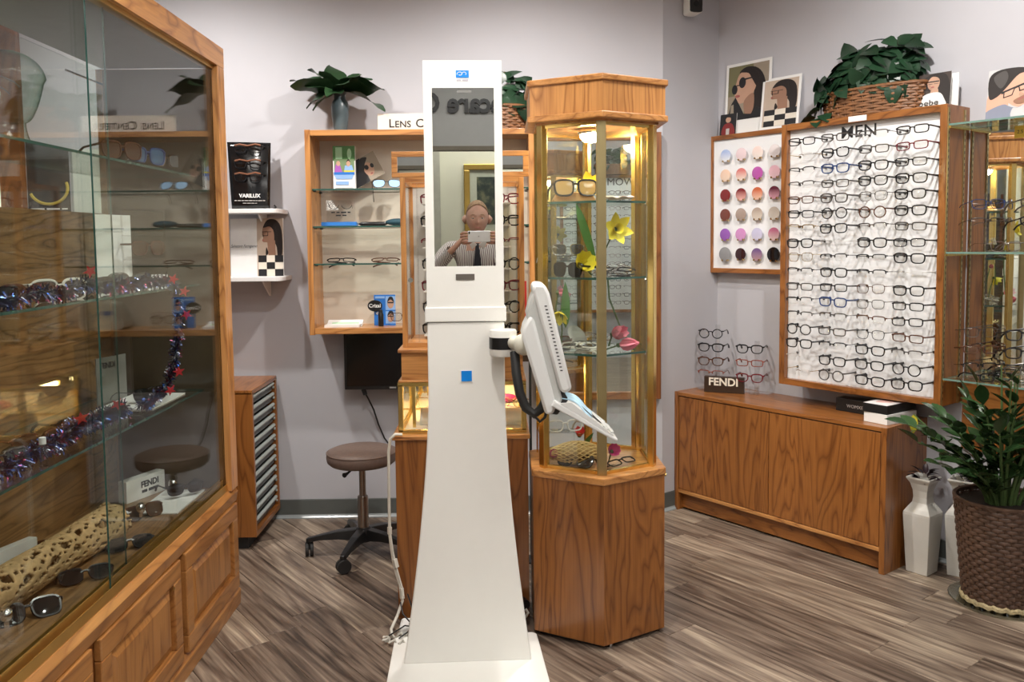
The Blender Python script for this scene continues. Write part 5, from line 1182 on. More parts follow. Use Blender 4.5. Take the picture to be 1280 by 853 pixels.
def foil(): 
    t = NT('tinsel_foil'); tc = t.n('TexCoord').outputs['Object']; vo = t.n('TexVoronoi', ins={'Vector': tc, 'Scale': 90.0}).outputs['Color']
    h = t.n('SeparateColor', ins={0: vo}).outputs[0]
    t.principled(Base_Color=t.ramp(h, [(0,(.02,.03,.10)),(.40,(.05,.055,.10)),(.70,(.40,.41,.48)),(.80,(.28,.04,.08)),(.92,(.03,.10,.38))], 'CONSTANT'), Metallic=.85, Roughness=.22); return t.m
FOIL = foil()
def garland(label, path, n, rad, seed, stars):
    t = thing('tinsel_garland', label, 'garland', path[0]); o = P0(t); rg = random.Random(seed)
    P = [Vector(p) for p in path]; pts = []
    for i in range(len(P)-1):
        for j in range(6): pts.append(P[i].lerp(P[i+1], j/6)+Vector((0,0,.006*math.sin((i*6+j)*.9))))
    pts.append(P[-1])
    part('cord', MB().tube(pts, .003, 5), BLACKM, t, o)
    m = MB()
    for k in range(n):
        i = rg.randrange(len(pts)-1); c = pts[i].lerp(pts[i+1], rg.random())
        d = Vector((rg.gauss(0,1),rg.gauss(0,1),rg.gauss(0,1))).normalized()*rad*rg.uniform(.6,1.15); w = d.orthogonal().normalized()*.0015; q = c+d
        m.add([c-w,c+w,q+w+Vector((0,0,-.006)),q-w+Vector((0,0,-.006))], [(0,1,2,3)])
    part('tinsel_strands', m, FOIL, t, o, kind='stuff')
    sm = MB(); sp = [((.022 if k%2 == 0 else .009)*math.cos(2*PI*k/10+.3),(.022 if k%2 == 0 else .009)*math.sin(2*PI*k/10+.3)) for k in range(10)]; sm.prism(sp, -.001, .001, 'x')
    me = sm.mesh('star', paint('star_red', (.60,.02,.03), .3, .3))
    for (i, dz) in stars: mobj('star', me, t, pts[min(i,len(pts)-1)]+Vector((.03,0,dz))+o, (R(20*i),R(15),R(-50)))
    return t
garland('patriotic tinsel garland draped along the middle glass shelf of the tall cabinet', [(-1.25,2.02,1.36),(-1.23,2.2,1.372),(-1.22,2.4,1.37),(-1.24,2.62,1.385),(-1.23,2.8,1.368),(-1.22,3.0,1.372),(-1.21,3.16,1.37)], 1700, .030, 3, [(16,.035),(35,.0)])
garland('patriotic tinsel garland hanging from the middle shelf down to the lower shelf', [(-1.20,3.18,1.36),(-1.185,3.19,1.28),(-1.185,3.17,1.18),(-1.19,3.14,1.08),(-1.20,3.10,1.00),(-1.22,3.02,.955),(-1.24,2.94,.945)], 1200, .026, 5, [(3,.0),(9,.0),(22,0),(27,0)])
garland('patriotic tinsel garland lying along the lowest glass shelf of the tall cabinet', [(-1.26,2.0,.935),(-1.25,2.2,.945),(-1.24,2.4,.955),(-1.25,2.55,.965),(-1.24,2.7,.960),(-1.25,2.85,.955)], 1800, .034, 8, [(15,.03),(24,.03)])
SG = 'sunglasses on display in the tall cabinet'
def shades(label, loc, rz, style='sun', color='black', lens=DARKL, tilt=0, folded=False): return glasses(label, loc, (R(tilt),0,rz), style, color, lens=lens, group=SG, cat='sunglasses', name='sunglasses', folded=folded)
TQ = R(62)
t = thing('acrylic_riser', 'low clear acrylic riser on the upper shelf of the tall cabinet under the large sunglasses', 'stand', (-1.37,3.25,D1)); part('plate', B(-.09,.09,-.20,.20,.022,.026), ACRYL, t)
for x in (-.085,.081): part('side', B(x,x+.004,-.20,.20,0,.022), ACRYL, t)
shades('very large tortoise sunglasses on the clear riser on the tall cabinet\'s upper shelf', (-1.33,3.10,D1+.026+.040), TQ, 'big', 'brown', BROWNL, -6)
shades('blue mirrored sunglasses on the clear riser, right of the large tortoise pair', (-1.31,3.27,D1+.026+.036), TQ, 'big', 'blue', paint('blue_mirror_lens', (.10,.20,.35), .06, .5))
shades('white and silver sunglasses at the right end of the clear riser', (-1.29,3.40,D1+.026+.030), TQ, 'sun', 'silver', paint('grey_mirror_lens', (.35,.37,.40), .06, .6))
t = card('display_card', 'tall blank white display card on the tall cabinet\'s middle shelf', 'card', (-1.42,3.20,D2), R(70), .17, .27, [(LGREY, rect(.2,.8,.80,.82), False),(LGREY, rect(.25,.75,.76,.772), False)])
t = thing('acrylic_rack', 'clear acrylic rod rack holding brown sunglasses before the white card', 'rack', (-1.34,3.28,D2), R(62)); 
for x in (-.10,.094): part('rod', B(x,x+.005,0,.005,0,.29), ACRYL, t)
for z in (.10,.19,.285): part('crossbar', B(-.095,.094,0,.005,z,z+.005), ACRYL, t)
part('foot', B(-.10,.10,-.03,.05,0,.004), ACRYL, t); part('base_block', B(-.02,.11,.01,.05,.004,.040), WHITE_LAM, t)
shades('brown square sunglasses hanging on the clear rod rack', (-1.32,3.27,D2+.145), R(62), 'sun', 'brown', BROWNL)
for k, (y, st, co, le, tx) in enumerate([(2.16,'sun','black',DARKL,'black sunglasses at the left end of the middle shelf, amid tinsel'),(2.33,'sun','brown',BROWNL,'brown sunglasses in the tinsel on the middle shelf, second from the left'),(2.50,'big','ivory',BROWNL,'ivory-armed brown sunglasses amid the tinsel on the middle shelf'),(2.72,'sun','black',DARKL,'small black sunglasses on the middle shelf just left of the grey round pair'),(2.98,'big','silver',paint('grey_lens', (.10,.11,.115), .07),'large grey-lensed silver sunglasses on the middle shelf beside the white card')]):
    shades(tx, (-1.27,y,D2+.030), R(58), st, co, le, -4)
for k, (y, st, co, le, tx) in enumerate([(2.20,'sun','silver',paint('grey_lens', (.10,.11,.115), .07),'silver sunglasses at the left end of the lowest shelf'),(2.40,'big','brown',BROWNL,'large brown sunglasses drooping in tinsel on the lowest shelf'),(2.62,'sun','black',DARKL,'black sunglasses half buried in tinsel on the lowest shelf'),(3.16,'pilot','black',DARKL,'dark aviator sunglasses near the far end of the lowest shelf')]):
    shades(tx, (-1.29,y,D3+.032), R(58), st, co, le, -4)
t = card('photo_card', 'tall white card printed with black spectacles at the left end of the lowest shelf', 'card', (-1.36,2.24,D3), R(62), .085, .155, [(LGREY, rect(.1,.9,.05,.45), False),(DARK, ell(.35,.55,.14,.07), True),(CRE, ell(.35,.55,.09,.045), True),(DARK, ell(.7,.6,.13,.07), True),(CRE, ell(.7,.6,.085,.045), True)])
t = thing('lens_spray', 'small clear spray bottle on the lowest shelf in front of the tinsel', 'bottle', (-1.215,2.26,D3)); part('bottle', MB().lathe([(.011,0),(.012,.004),(.012,.045),(.007,.052),(.007,.060)], 14), ACRYL, t, smooth=True); part('cap', MB().lathe([(.009,.060),(.009,.078),(.002,.08)], 14), PAPER, t, smooth=True)
t = thing('shelf_card', 'white brand card lying on the lowest shelf under the far aviators', 'card', (-1.33,3.18,D3)); part('sheet', B(-.10,.10,-.16,.16,0,.004), PAPER, t)
t = card('brand_card', 'upright grey card lettered FENDI behind the far aviators on the lowest shelf', 'card', (-1.45,3.20,D3), R(75), .16, .17, [], 0, .004, paint('card_grey', (.20,.20,.19), .5)); text('lettering', 'FENDI', .030, INK, t, (-.02,-.0008,.130), bold=.0006)
def cholla():
    A, Bv = Vector((-1.365,2.17,D0+.068)), Vector((-1.318,2.88,D0+.060)); t = thing('cactus_log', 'pale pierced cactus-wood log lying across the floor of the tall cabinet', 'log', (A+Bv)/2); o = P0(t)
    ax = (Bv-A); L = ax.length; ax.normalize(); e1 = Vector((0,0,1)); e1 = (e1-ax*e1.dot(ax)).normalized(); e2 = ax.cross(e1)
    rg = random.Random(4); H = []
    for i in range(30):
        for j in range(10):
            H.append(((j+.5*(i%2))/10+.02*math.sin(i*2.1), (i+.5)/30+rg.uniform(-.006,.006), rg.uniform(.0075,.0125)))
    for (a, s, q) in ((.12,.10,.022),(.20,.20,.024),(.06,.33,.020),(.20,.40,.030),(.12,.50,.022),(.20,.57,.020),(.08,.63,.020),(.14,.80,.028),(.25,.30,.018)): H.append((a,s,q))
    NU, NV = 84, 150; v = []; f = []
    rad = lambda s, a: .060*(1-.10*s)*(1+.10*math.sin(2*PI*a*2+3*s)+.05*math.sin(9*s))
    for j in range(NV):
        s = j/(NV-1)
        for i in range(NU):
            a = i/NU; r = rad(s, a); p = A+ax*(L*s+.012*math.sin(2*PI*a*3)*(s in (0,1)))+e1*(r*math.cos(2*PI*a))+e2*(r*math.sin(2*PI*a)); v.append(p)
    keep = {}
    for j in range(NV-1):
        for i in range(NU):
            a, s = (i+.5)/NU, (j+.5)/(NV-1); cut = False
            for (ha, hs, q) in H:
                if abs(s-hs)*L > q*1.5: continue
                da = (a-ha+.5)%1-.5
                if (da*2*PI*.06/(q*.55))**2+((s-hs)*L/q)**2 < 1: cut = True; break
            if not cut: f.append((j*NU+i, j*NU+(i+1)%NU, (j+1)*NU+(i+1)%NU, (j+1)*NU+i))
    m = MB(); m.add(v, f); ob = part('log', m, paint('cactus_wood', (.46,.30,.14), .75, var=.25, scale=45, bump=.5), t, o, smooth=True, ang=70)
    so = ob.modifiers.new('solid','SOLIDIFY'); so.thickness = .010; so.offset = -1
cholla()
shades('glossy black sunglasses in front of the cactus log, centre', (-1.235,2.50,D0+.022), R(35), 'sun', 'black', DARKL, -55)
shades('glossy black sunglasses in front of the cactus log, farther pair', (-1.215,2.76,D0+.022), R(30), 'sun', 'black', DARKL, -55)
shades('glossy black sunglasses at the near end of the cactus log', (-1.27,2.25,D0+.022), R(40), 'big', 'black', DARKL, -50)
shades('amber-tinted dark sunglasses behind the cactus log', (-1.45,2.72,D0+.030), R(60), 'sun', 'brown', BROWNL, -15)
shades('dark brown sunglasses just beyond the far end of the cactus log', (-1.30,3.08,D0+.026), R(50), 'sun', 'brown', BROWNL, -25)
t = card('brand_card', 'white block sign lettered THE MARC JACOBS behind the cactus log', 'sign', (-1.455,2.42,D0), R(72), .30, .115, [], 0, .03); text('lettering', 'THE', .017, INK, t, (.06,-.0008,.058)); text('lettering', 'MARC JACOBS', .024, INK, t, (.05,-.0008,.034), bold=.0003)
t = card('brand_card', 'white block sign lettered FENDI on the cabinet floor near the far end', 'sign', (-1.40,3.345,D0), R(68), .20, .085, [], 0, .04); text('lettering', 'FENDI', .034, INK, t, (.02,-.0008,.043), bold=.0012); print_line('print_line', t, (.02,-.0008,.027), .085, .011, INK, 2, 8)
t = thing('display_pad', 'white pad under the small sunglasses on the cabinet floor near the far end', 'pad', (-1.27,3.27,D0)); part('pad', B(-.085,.075,-.15,.15,0,.005), PAPER, t)
shades('small black sunglasses on the white pad at the far end of the cabinet floor', (-1.235,3.32,D0+.040), R(40), 'square', 'black', DARKL, -5)
# ------------------------------------------------------------ inside the frame case and the lit showcase
CG = 'eyeglasses in the oak-edged case'
for k in range(7):
    z = 1.685-.0905*k
    for s, x in (('left',-.262),('right',.045)):
        st, co = [('square','wine'),('square','black'),('half','wine'),('round','black'),('square','wine'),('round','black'),('square','black')][k]
        glasses('%s eyeglasses in the %s column of the oak-edged case, %s' % (CDES[co], s, ['top ledge','second ledge','third ledge','fourth ledge','fifth ledge','sixth ledge','bottom ledge'][k]), (x,3.555,z-.012), (0,0,R(-38 if s == 'left' else 30)), st, co, group=CG)
GD0 = .7495
for x, y, tx in ((-.27,3.50,'left end of the lit brass showcase'),(-.05,3.52,'middle of the lit brass showcase'),(.055,3.48,'right end of the lit brass showcase')):
    t = thing('acrylic_riser', 'curved white riser at the %s' % tx, 'stand', (x,y,GD0)); 
    m = MB().grid(lambda a, b: ((a-.5)*.10, (b-.5)*.12, .012+.05*math.sin(b*PI)), 8, 10); q = part('saddle', m, PAPER, t, smooth=True); q.modifiers.new('solid','SOLIDIFY').thickness = .003
    part('skirt', B(-.05,.05,-.058,.058,0,.013), PAPER, t)
    glasses('gold eyeglasses on the riser at the %s' % tx, (x,y-.02,GD0+.085), (R(-10),0,0), 'wire', 'gold')
t = thing('pouch', 'magenta spectacle pouch in the lit brass showcase behind the column', 'pouch', (.04,3.62,GD0)); part('pouch', MB().ball((0,0,.02),.05,.03,.02,14,8), paint('magenta_cloth', (.45,.03,.20), .6), t, smooth=True)
t = thing('sign_card', 'small dark brown card with white capitals behind the pedestal, right of the case', 'sign', (.165,3.62,1.0)); 
t.location = (.150,3.90,.0); part('pole', B(-.006,.006,-.003,.003,0,1.0), BLACKM, t); part('foot', B(-.05,.05,-.05,.05,0,.006), BLACKM, t); part('card', B(-.045,.055,-.006,-.003,.94,1.075), paint('sign_brown', (.040,.022,.014), .4), t)
for k in range(3): print_line('print_line', t, (.008,-.0065,1.045-.034*k), (.04,.075,.07)[k], .014, PAPER, 2, k)
# ------------------------------------------------------------ inside the hexagonal showcase
HA, HB, HCz, H0 = 1.6405, 1.3605, 1.0785, .6405
YEL_P = leaf_mat('petal_yellow', (.62,.48,.02), (.80,.70,.06), .5); PNK_P = leaf_mat('petal_pink', (.62,.13,.20), (.80,.30,.36), .5); MAG_P = leaf_mat('petal_magenta', (.45,.03,.16), (.62,.08,.24), .5); STRAP = leaf_mat('strap_green', (.03,.10,.02), (.07,.17,.04), .4)
def flower(label, loc, mat, n, L, w, d=(0,-1,.3), cup=.5, leaf=None, stem=None, trumpet=None, name='silk_flower'):
    t = thing(name, label, 'flower', loc); me = leaf_mesh('petal', L, w, mat, -.5, .3, 5); d = Vector(d).normalized(); u = d.orthogonal().normalized(); v_ = d.cross(u)
    for k in range(n):
        a = 2*PI*k/n; r = u*math.cos(a)+v_*math.sin(a); o = mobj('petal', me, t, r*.004); o.rotation_euler = aim(r*(1-cup)+d*cup, d, 0).to_euler()
    if trumpet: part('trumpet', MB().tube([(0,0,0),d*.02,d*.034], [.008,.012,.020], 12, cap=False), trumpet, t, smooth=True)
    part('bud_base', MB().ball((0,0,0),.009,.009,.009,10,6), STEM, t, smooth=True)
    if stem: part('stem', MB().tube([(0,0,0)]+[tuple(Vector(p)-Vector(loc)) for p in stem], .003, 6), STEM, t, smooth=True)
    if leaf:
        a, b, wd = leaf; me2 = leaf_mesh('leaf', (Vector(b)-Vector(a)).length, wd, STRAP, .06, .25, 8); q = Vector(a)-Vector(loc); put_leaf(me2, t, q, Vector(b)-Vector(a), 0, 1, up=(0,-1,0))
    return t
flower('yellow silk daffodil hanging upside down below the top glass shelf of the hexagonal showcase', (.435,3.12,1.535), YEL_P, 6, .062, .040, (.3,-.8,.1), .25, ((.295,3.13,1.632),(.375,3.13,1.38),.032), [(.40,3.16,1.45),(.38,3.2,1.365)], YEL_P)
flower('yellow silk blossom on the top glass shelf behind the black sunglasses', (.365,3.30,HA+.055), YEL_P, 6, .06, .045, (0,-.8,.4), .3, None, [(.365,3.32,HA+.005)])
flower('crumpled yellow silk bloom on the middle shelf of the hexagonal showcase', (.315,3.14,HB+.042), YEL_P, 9, .060, .058, (.2,-.7,.3), .45, None, [(.36,3.2,HB+.006)])
flower('pink silk rosebud beside the white terminal below the middle shelf', (.230,3.19,HB-.060), PNK_P, 6, .035, .030, (.9,-.2,.1), .85, ((.257,3.17,HCz+.09),(.257,3.17,HB-.015),.034), [(.215,3.21,HCz+.1),(.215,3.22,HCz+.004)])
flower('small yellow silk bloom below the middle shelf, behind the white terminal', (.238,3.17,HCz+.15), YEL_P, 7, .045, .030, (-.2,-.6,-.6), .4, None, [(.245,3.19,HCz+.08),(.24,3.2,HCz+.004)])
flower('open pink silk tulip on the lowest glass shelf, upper of two', (.430,3.16,HCz+.065), PNK_P, 6, .062, .048, (.6,-.6,.25), .62, None, [(.42,3.18,HCz+.02)])
flower('large pink silk tulip lying on the lowest glass shelf, lower of two', (.452,3.145,HCz+.026), PNK_P, 6, .072, .050, (.9,-.35,.15), .78, None, [(.405,3.14,HCz+.012)])
t = thing('flower_stem', 'long bare green flower stem leaning across the lowest shelf bay', 'stem', (.515,3.16,HCz)); part('stem', MB().tube([(0,0,.004),(-.05,.0,.08),(-.095,.0,.20),(-.10,.0,.27)], .0035, 6), STEM, t, smooth=True)
flower('magenta silk bloom on the hexagonal showcase floor, left front', (.212,3.195,H0+.034), MAG_P, 8, .034, .034, (-.1,-.7,.6), .6)
flower('magenta silk bloom on the hexagonal showcase floor, right of the front post', (.425,3.15,H0+.060), MAG_P, 9, .040, .034, (.2,-.8,.4), .5, None, [(.42,3.2,H0+.006)])
flower('red silk bloom behind the straw bundle on the hexagonal showcase floor', (.325,3.36,H0+.075), leaf_mat('petal_red', (.5,.01,.02), (.6,.03,.04)), 6, .035, .03, (0,-.5,.8), .5, ((.33,3.36,H0+.02),(.38,3.34,H0+.09),.02))
t = thing('hat_case', 'tan folded spectacle case on the top shelf under the black sunglasses', 'case', (.295,3.235,HA)); part('case_shell', MB().prism(smooth_poly([(-.07,0),(.07,0),(.072,.02),(.06,.034),(-.05,.036),(-.072,.02)],3), -.035, .035, 'y'), paint('case_tan', (.50,.30,.13), .5), t, bevel=.004)
shades('oversized black sunglasses propped on the tan case on the hexagonal showcase\'s top shelf', (.300,3.185,HA+.052), R(8), 'big', 'black', paint('amber_clear_lens', (.45,.30,.12), .1), -12)
t = thing('display_cloth', 'crumpled white cloth with red print on the top shelf, right side', 'cloth', (.44,3.16,HA)); q = part('cloth', MB().grid(lambda a, b: ((a-.5)*.13,(b-.5)*.12,.006+.010*mnoise.noise(Vector((a*5,b*5,2)))+.006), 16, 16), paint('cloth_print', (.70,.62,.58), .8, var=.1), t, smooth=True, ang=80); q.modifiers.new('solid','SOLIDIFY').thickness = .0015
t = thing('acrylic_riser', 'clear acrylic riser on the middle shelf left of the yellow bloom', 'stand', (.255,3.20,HB)); 
for x in (-.07,.066): part('side', B(x,x+.004,-.05,.05,0,.078), ACRYL, t)
part('plate', B(-.07,.07,-.05,.05,.078,.082), ACRYL, t)
shades('black sunglasses under the clear riser on the middle shelf', (.262,3.15,HB+.028), R(-50), 'sun', 'black', DARKL, -5)
glasses('silver eyeglasses on top of the clear riser on the middle shelf', (.27,3.18,HB+.102), (R(-15),0,.4), 'wire', 'silver')
for k, (x, y, a, c) in enumerate(((.43,3.17,.3,'silver'),(.45,3.21,-.5,'black'),(.47,3.25,.9,'gun'))): glasses('%s eyeglasses in the heap at the right of the middle shelf, %s' % (CDES[c], ('front','middle','back')[k]), (x,y,HB+.014+.012*k), (R(-70),0,a), 'wire' if k != 1 else 'rect', c, group='eyeglasses heaped on the middle hexagon shelf', folded=True)
for k, (x, y, a, c, st) in enumerate(((.285,3.18,.1,'silver','wire'),(.31,3.20,-.3,'ivory','square'),(.345,3.18,.4,'gun','wire'),(.29,3.26,.6,'brown','square'),(.37,3.26,-.7,'silver','wire'))): glasses('%s eyeglasses in the heap on the lowest glass shelf, %s' % (CDES[c], ('front left','front middle','front right','back left','back right')[k]), (x,y,HCz+.013+.010*k), (R(-72),0,a), st, c, group='eyeglasses heaped on the lowest hexagon shelf', folded=True)
t = thing('display_mirror', 'small silver hand mirror propped above the heap of eyeglasses on the lowest shelf', 'mirror', (.335,3.24,HCz)); part('plate', MB().prism(ell(0,.045,.028,.045,20), -.002, .002, 'y'), CHROME, t, (0,0,.02), (R(-10),R(-40),0)); part('foot', B(-.02,.02,-.02,.02,0,.02), CHROME, t)
def straw():
    t = thing('straw_bundle', 'bundle of pale straw netting on the hexagonal showcase floor', 'bundle', (.300,3.20,H0)); rg = random.Random(2); m = MB()
    for k in range(16):
        for sgn in (1,-1):
            a0 = 2*PI*k/16; P = []
            for j in range(15):
                s = j/14; a = a0+sgn*s*2.6; r = .012+.040*math.sin(PI*(s*.9+.05))
                P.append(((s-.5)*.20, r*math.cos(a)*.9, .046+r*math.sin(a)*.85))
            m.tube(P, .0022, 4)
    part('net', m, paint('straw_pale', (.58,.40,.16), .6, var=.2, scale=60), t, kind='stuff')
    part('core', MB().ball((0,0,.045),.080,.030,.030,14,8), paint('straw_shade', (.40,.26,.10), .8, var=.3, scale=70), t, smooth=True)
    w = MB()
    for k in range(14):
        a = rg.uniform(-.7,.7); w.tube([(-.07,0,.05),(-.09,.02*a,.04+.03*a),(-.105-.015*rg.random(),.04*a,.02+.05*rg.random())], .0015, 4)
    part('loose_straws', w, paint('straw_pale', (.58,.40,.16), .6), t, kind='stuff')
straw()
t = thing('acrylic_riser', 'clear acrylic riser behind the straw bundle on the hexagonal showcase floor', 'stand', (.225,3.26,H0)); 
for x in (-.07,.066): part('side', B(x,x+.004,-.03,.03,0,.115), ACRYL, t)
part('plate', B(-.07,.07,-.03,.03,.115,.119), ACRYL, t)
glasses('clear-framed eyeglasses on the riser behind the straw bundle', (.26,3.25,H0+.140), (R(-12),0,.2), 'square', 'clear')
shades('thick black sunglasses lying at the front of the hexagonal showcase floor', (.290,3.175,H0+.024), R(-28), 'sun', 'black', DARKL, -40)
glasses('small black eyeglasses lying on the right of the hexagonal showcase floor', (.470,3.19,H0+.014), (R(-70),0,.7), 'rect', 'black', folded=True)
# ------------------------------------------------------------ women's board on the partition behind the camera (seen in mirrors)
def womens():
    X0, X1, Z0, Z1 = .80, 2.14, .585, 2.29; YF = -1.6
    t = thing('eyewear_board', 'oak-framed WOMEN eyeglasses board, seen reversed in the mirror behind the hexagonal showcase', 'display board', ((X0+X1)/2,YF,Z0), PI); w = (X1-X0)/2; h = Z1-Z0
    frame_board(t, -w, w, 0, h, .12, .035, BOARDW)
    text('board_title', 'WOMEN', .125, INK, t, (0,-.092,h-.125), sx=1.05)
    rg = random.Random(77); pro = {}
    for r in range(15):
        for c in range(7):
            st, co = rg.choice([('rect','black'),('square','brown'),('half','gun'),('wire','wine'),('square','black')]); key = (st, co)
            if key not in pro:
                f, lm, tm, hh = glasses_meshes(st, co, True); mb = MB()
                for me in [f]+tm: mb.add([tuple(v.co) for v in me.vertices], [list(p.vertices) for p in me.polygons])
                pro[key] = mb.mesh('small_eyeglasses', GM[co], True, 50)
            p = Matrix.Translation(t.location) @ Matrix.Rotation(PI,4,'Z') @ Vector((-.54+.18*c, -.190, h-.22-.097*r))
            o = mobj('eyeglasses', pro[key], None, p, (0,0,PI)); tag(o, 'eyeglasses on the WOMEN board, seen only as small dark marks in the mirror', 'eyeglasses', 'eyeglasses on the WOMEN board')
womens()
basket_plant('ivy basket on top of the WOMEN board, seen in the mirrors', (1.45,-1.49,2.2925), PI, 70, 15, .24, .30, False)
# ------------------------------------------------------------ cords at the foot of the pedestal
WC = paint('cord_white', (.66,.64,.58), .4)
t = thing('charging_cable', 'white power cord with inline connectors hanging down the left edge of the oak pedestal', 'cord', (-.425,3.24,0)); o = P0(t)
part('cord', MB().tube([(-.375,3.28,.748),(-.400,3.27,.752),(-.420,3.27,.735),(-.428,3.272,.68),(-.430,3.272,.50),(-.430,3.27,.36),(-.425,3.268,.30),(-.412,3.262,.22),(-.392,3.25,.16),(-.382,3.24,.10),(-.400,3.22,.05),(-.420,3.18,.015),(-.410,3.12,.010)], .0058, 8), WC, t, o, smooth=True)
part('cord', MB().tube([(-.428,3.270,.36),(-.418,3.258,.29),(-.400,3.25,.21),(-.384,3.242,.155),(-.378,3.235,.12)], .0040, 8), WC, t, o, smooth=True)
for p, q, r in (((-.430,3.270,.385),(-.430,3.270,.355),.010),((-.412,3.255,.262),(-.404,3.252,.228),.012),((-.386,3.243,.150),(-.382,3.238,.108),.010)): part('connector', MB().tube([p, q], r, 4), WC, t, o, bevel=.002)
t = thing('power_strip', 'white power adaptor with black leads on the floor beside the column foot', 'adaptor', (-.335,3.19,0)); o = P0(t)
part('adaptor', B(-.385,-.290,3.135,3.215,.0,.045), PAPER, t, o, bevel=.012, seg=3); part('adaptor_block', B(-.34,-.27,3.225,3.275,0,.085), PAPER, t, o, bevel=.012, seg=3)
for k, P in enumerate(([(-.33,3.13,.045),(-.36,3.12,.055),(-.42,3.10,.025)],[(-.33,3.13,.05),(-.37,3.15,.085),(-.385,3.20,.11)],[(-.33,3.13,.05),(-.35,3.12,.03),(-.38,3.09,.02)],[(-.32,3.13,.05),(-.335,3.16,.10),(-.36,3.23,.13)])): part('black_lead', MB().tube(P, .003, 6), BLACK, t, o)
part('plug', B(-.345,-.310,3.115,3.135,.03,.065), BLACKM, t, o, bevel=.003)
t = thing('coiled_cord', 'coil of clear white cord on the floor at the column foot', 'cord', (-.385,3.10,0)); o = P0(t); cc = MB()
cc.tube([(-.375+(.055+.012*math.cos(k*2.1))*math.cos(k*.21+2.2),3.095+(.035+.010*math.cos(k*2.1))*math.sin(k*.21+2.2)*.9,.016+.010*math.sin(k*2.1)) for k in range(70)], .0045, 6); part('coil', cc, WC, t, o, smooth=True)
t = thing('black_plug', 'black plug with a white cord beside the right foot of the column', 'plug', (.085,3.25,0)); o = P0(t)
part('plug', MB().cyl((.085,3.27,.075),(.098,3.235,.075),.020,14), BLACK, t, o, smooth=True); part('cord', MB().tube([(.098,3.235,.060),(.108,3.232,.045),(.10,3.235,.03),(.075,3.24,.012),(.04,3.25,.006)], .0055, 8), WC, t, o, smooth=True)
# ------------------------------------------------------------ the person taking the photo (seen in the column mirror)
def skinned(chains, levels=1):
    """chains: [[(point, radius), ...], ...]; the first point of a later chain may reuse an earlier point"""
    me = bpy.data.meshes.new('sk'); V = []; Ed = []; Rd = []; roots = []
    idx = {}
    for ch in chains:
        prev = None
        for p, r in ch:
            key = tuple(round(a, 4) for a in p)
            if key in idx: i = idx[key]
            else:
                i = len(V); V.append(p); Rd.append(r); idx[key] = i
                if prev is None: roots.append(i)
            if prev is not None: Ed.append((prev, i))
            prev = i
    me.from_pydata(V, Ed, []); ob = bpy.data.objects.new('sk', me); COL.objects.link(ob)
    m = ob.modifiers.new('skin', 'SKIN'); m.use_smooth_shade = True; m.branch_smoothing = .6
    for i, r in enumerate(Rd):
        s = me.skin_vertices[0].data[i]; s.radius = r if isinstance(r, tuple) else (r, r); s.use_root = i in roots
    ss = ob.modifiers.new('sub', 'SUBSURF'); ss.levels = levels; ss.render_levels = levels
    bpy.context.view_layer.update(); ev = ob.evaluated_get(bpy.context.evaluated_depsgraph_get()); em = bpy.data.meshes.new_from_object(ev)
    out = ([tuple(v.co) for v in em.vertices], [list(p.vertices) for p in em.polygons])
    bpy.data.objects.remove(ob); bpy.data.meshes.remove(em); bpy.data.meshes.remove(me); return out
def stripes():
    t = NT('striped_shirt'); tc = t.n('TexCoord').outputs['Object']; sp = t.n('SeparateXYZ', ins={0: tc})
    d = t.math('ADD', sp.outputs[0], t.math('MULTIPLY', sp.outputs[1], .55)); f = t.math('FRACT', t.math('MULTIPLY', d, 72.0))
    t.principled(Base_Color=t.ramp(f, [(0,(.62,.58,.54)),(.52,(.62,.58,.54)),(.60,(.13,.09,.10)),(.92,(.13,.09,.10)),(1,(.62,.58,.54))]), Roughness=.8); return t.m
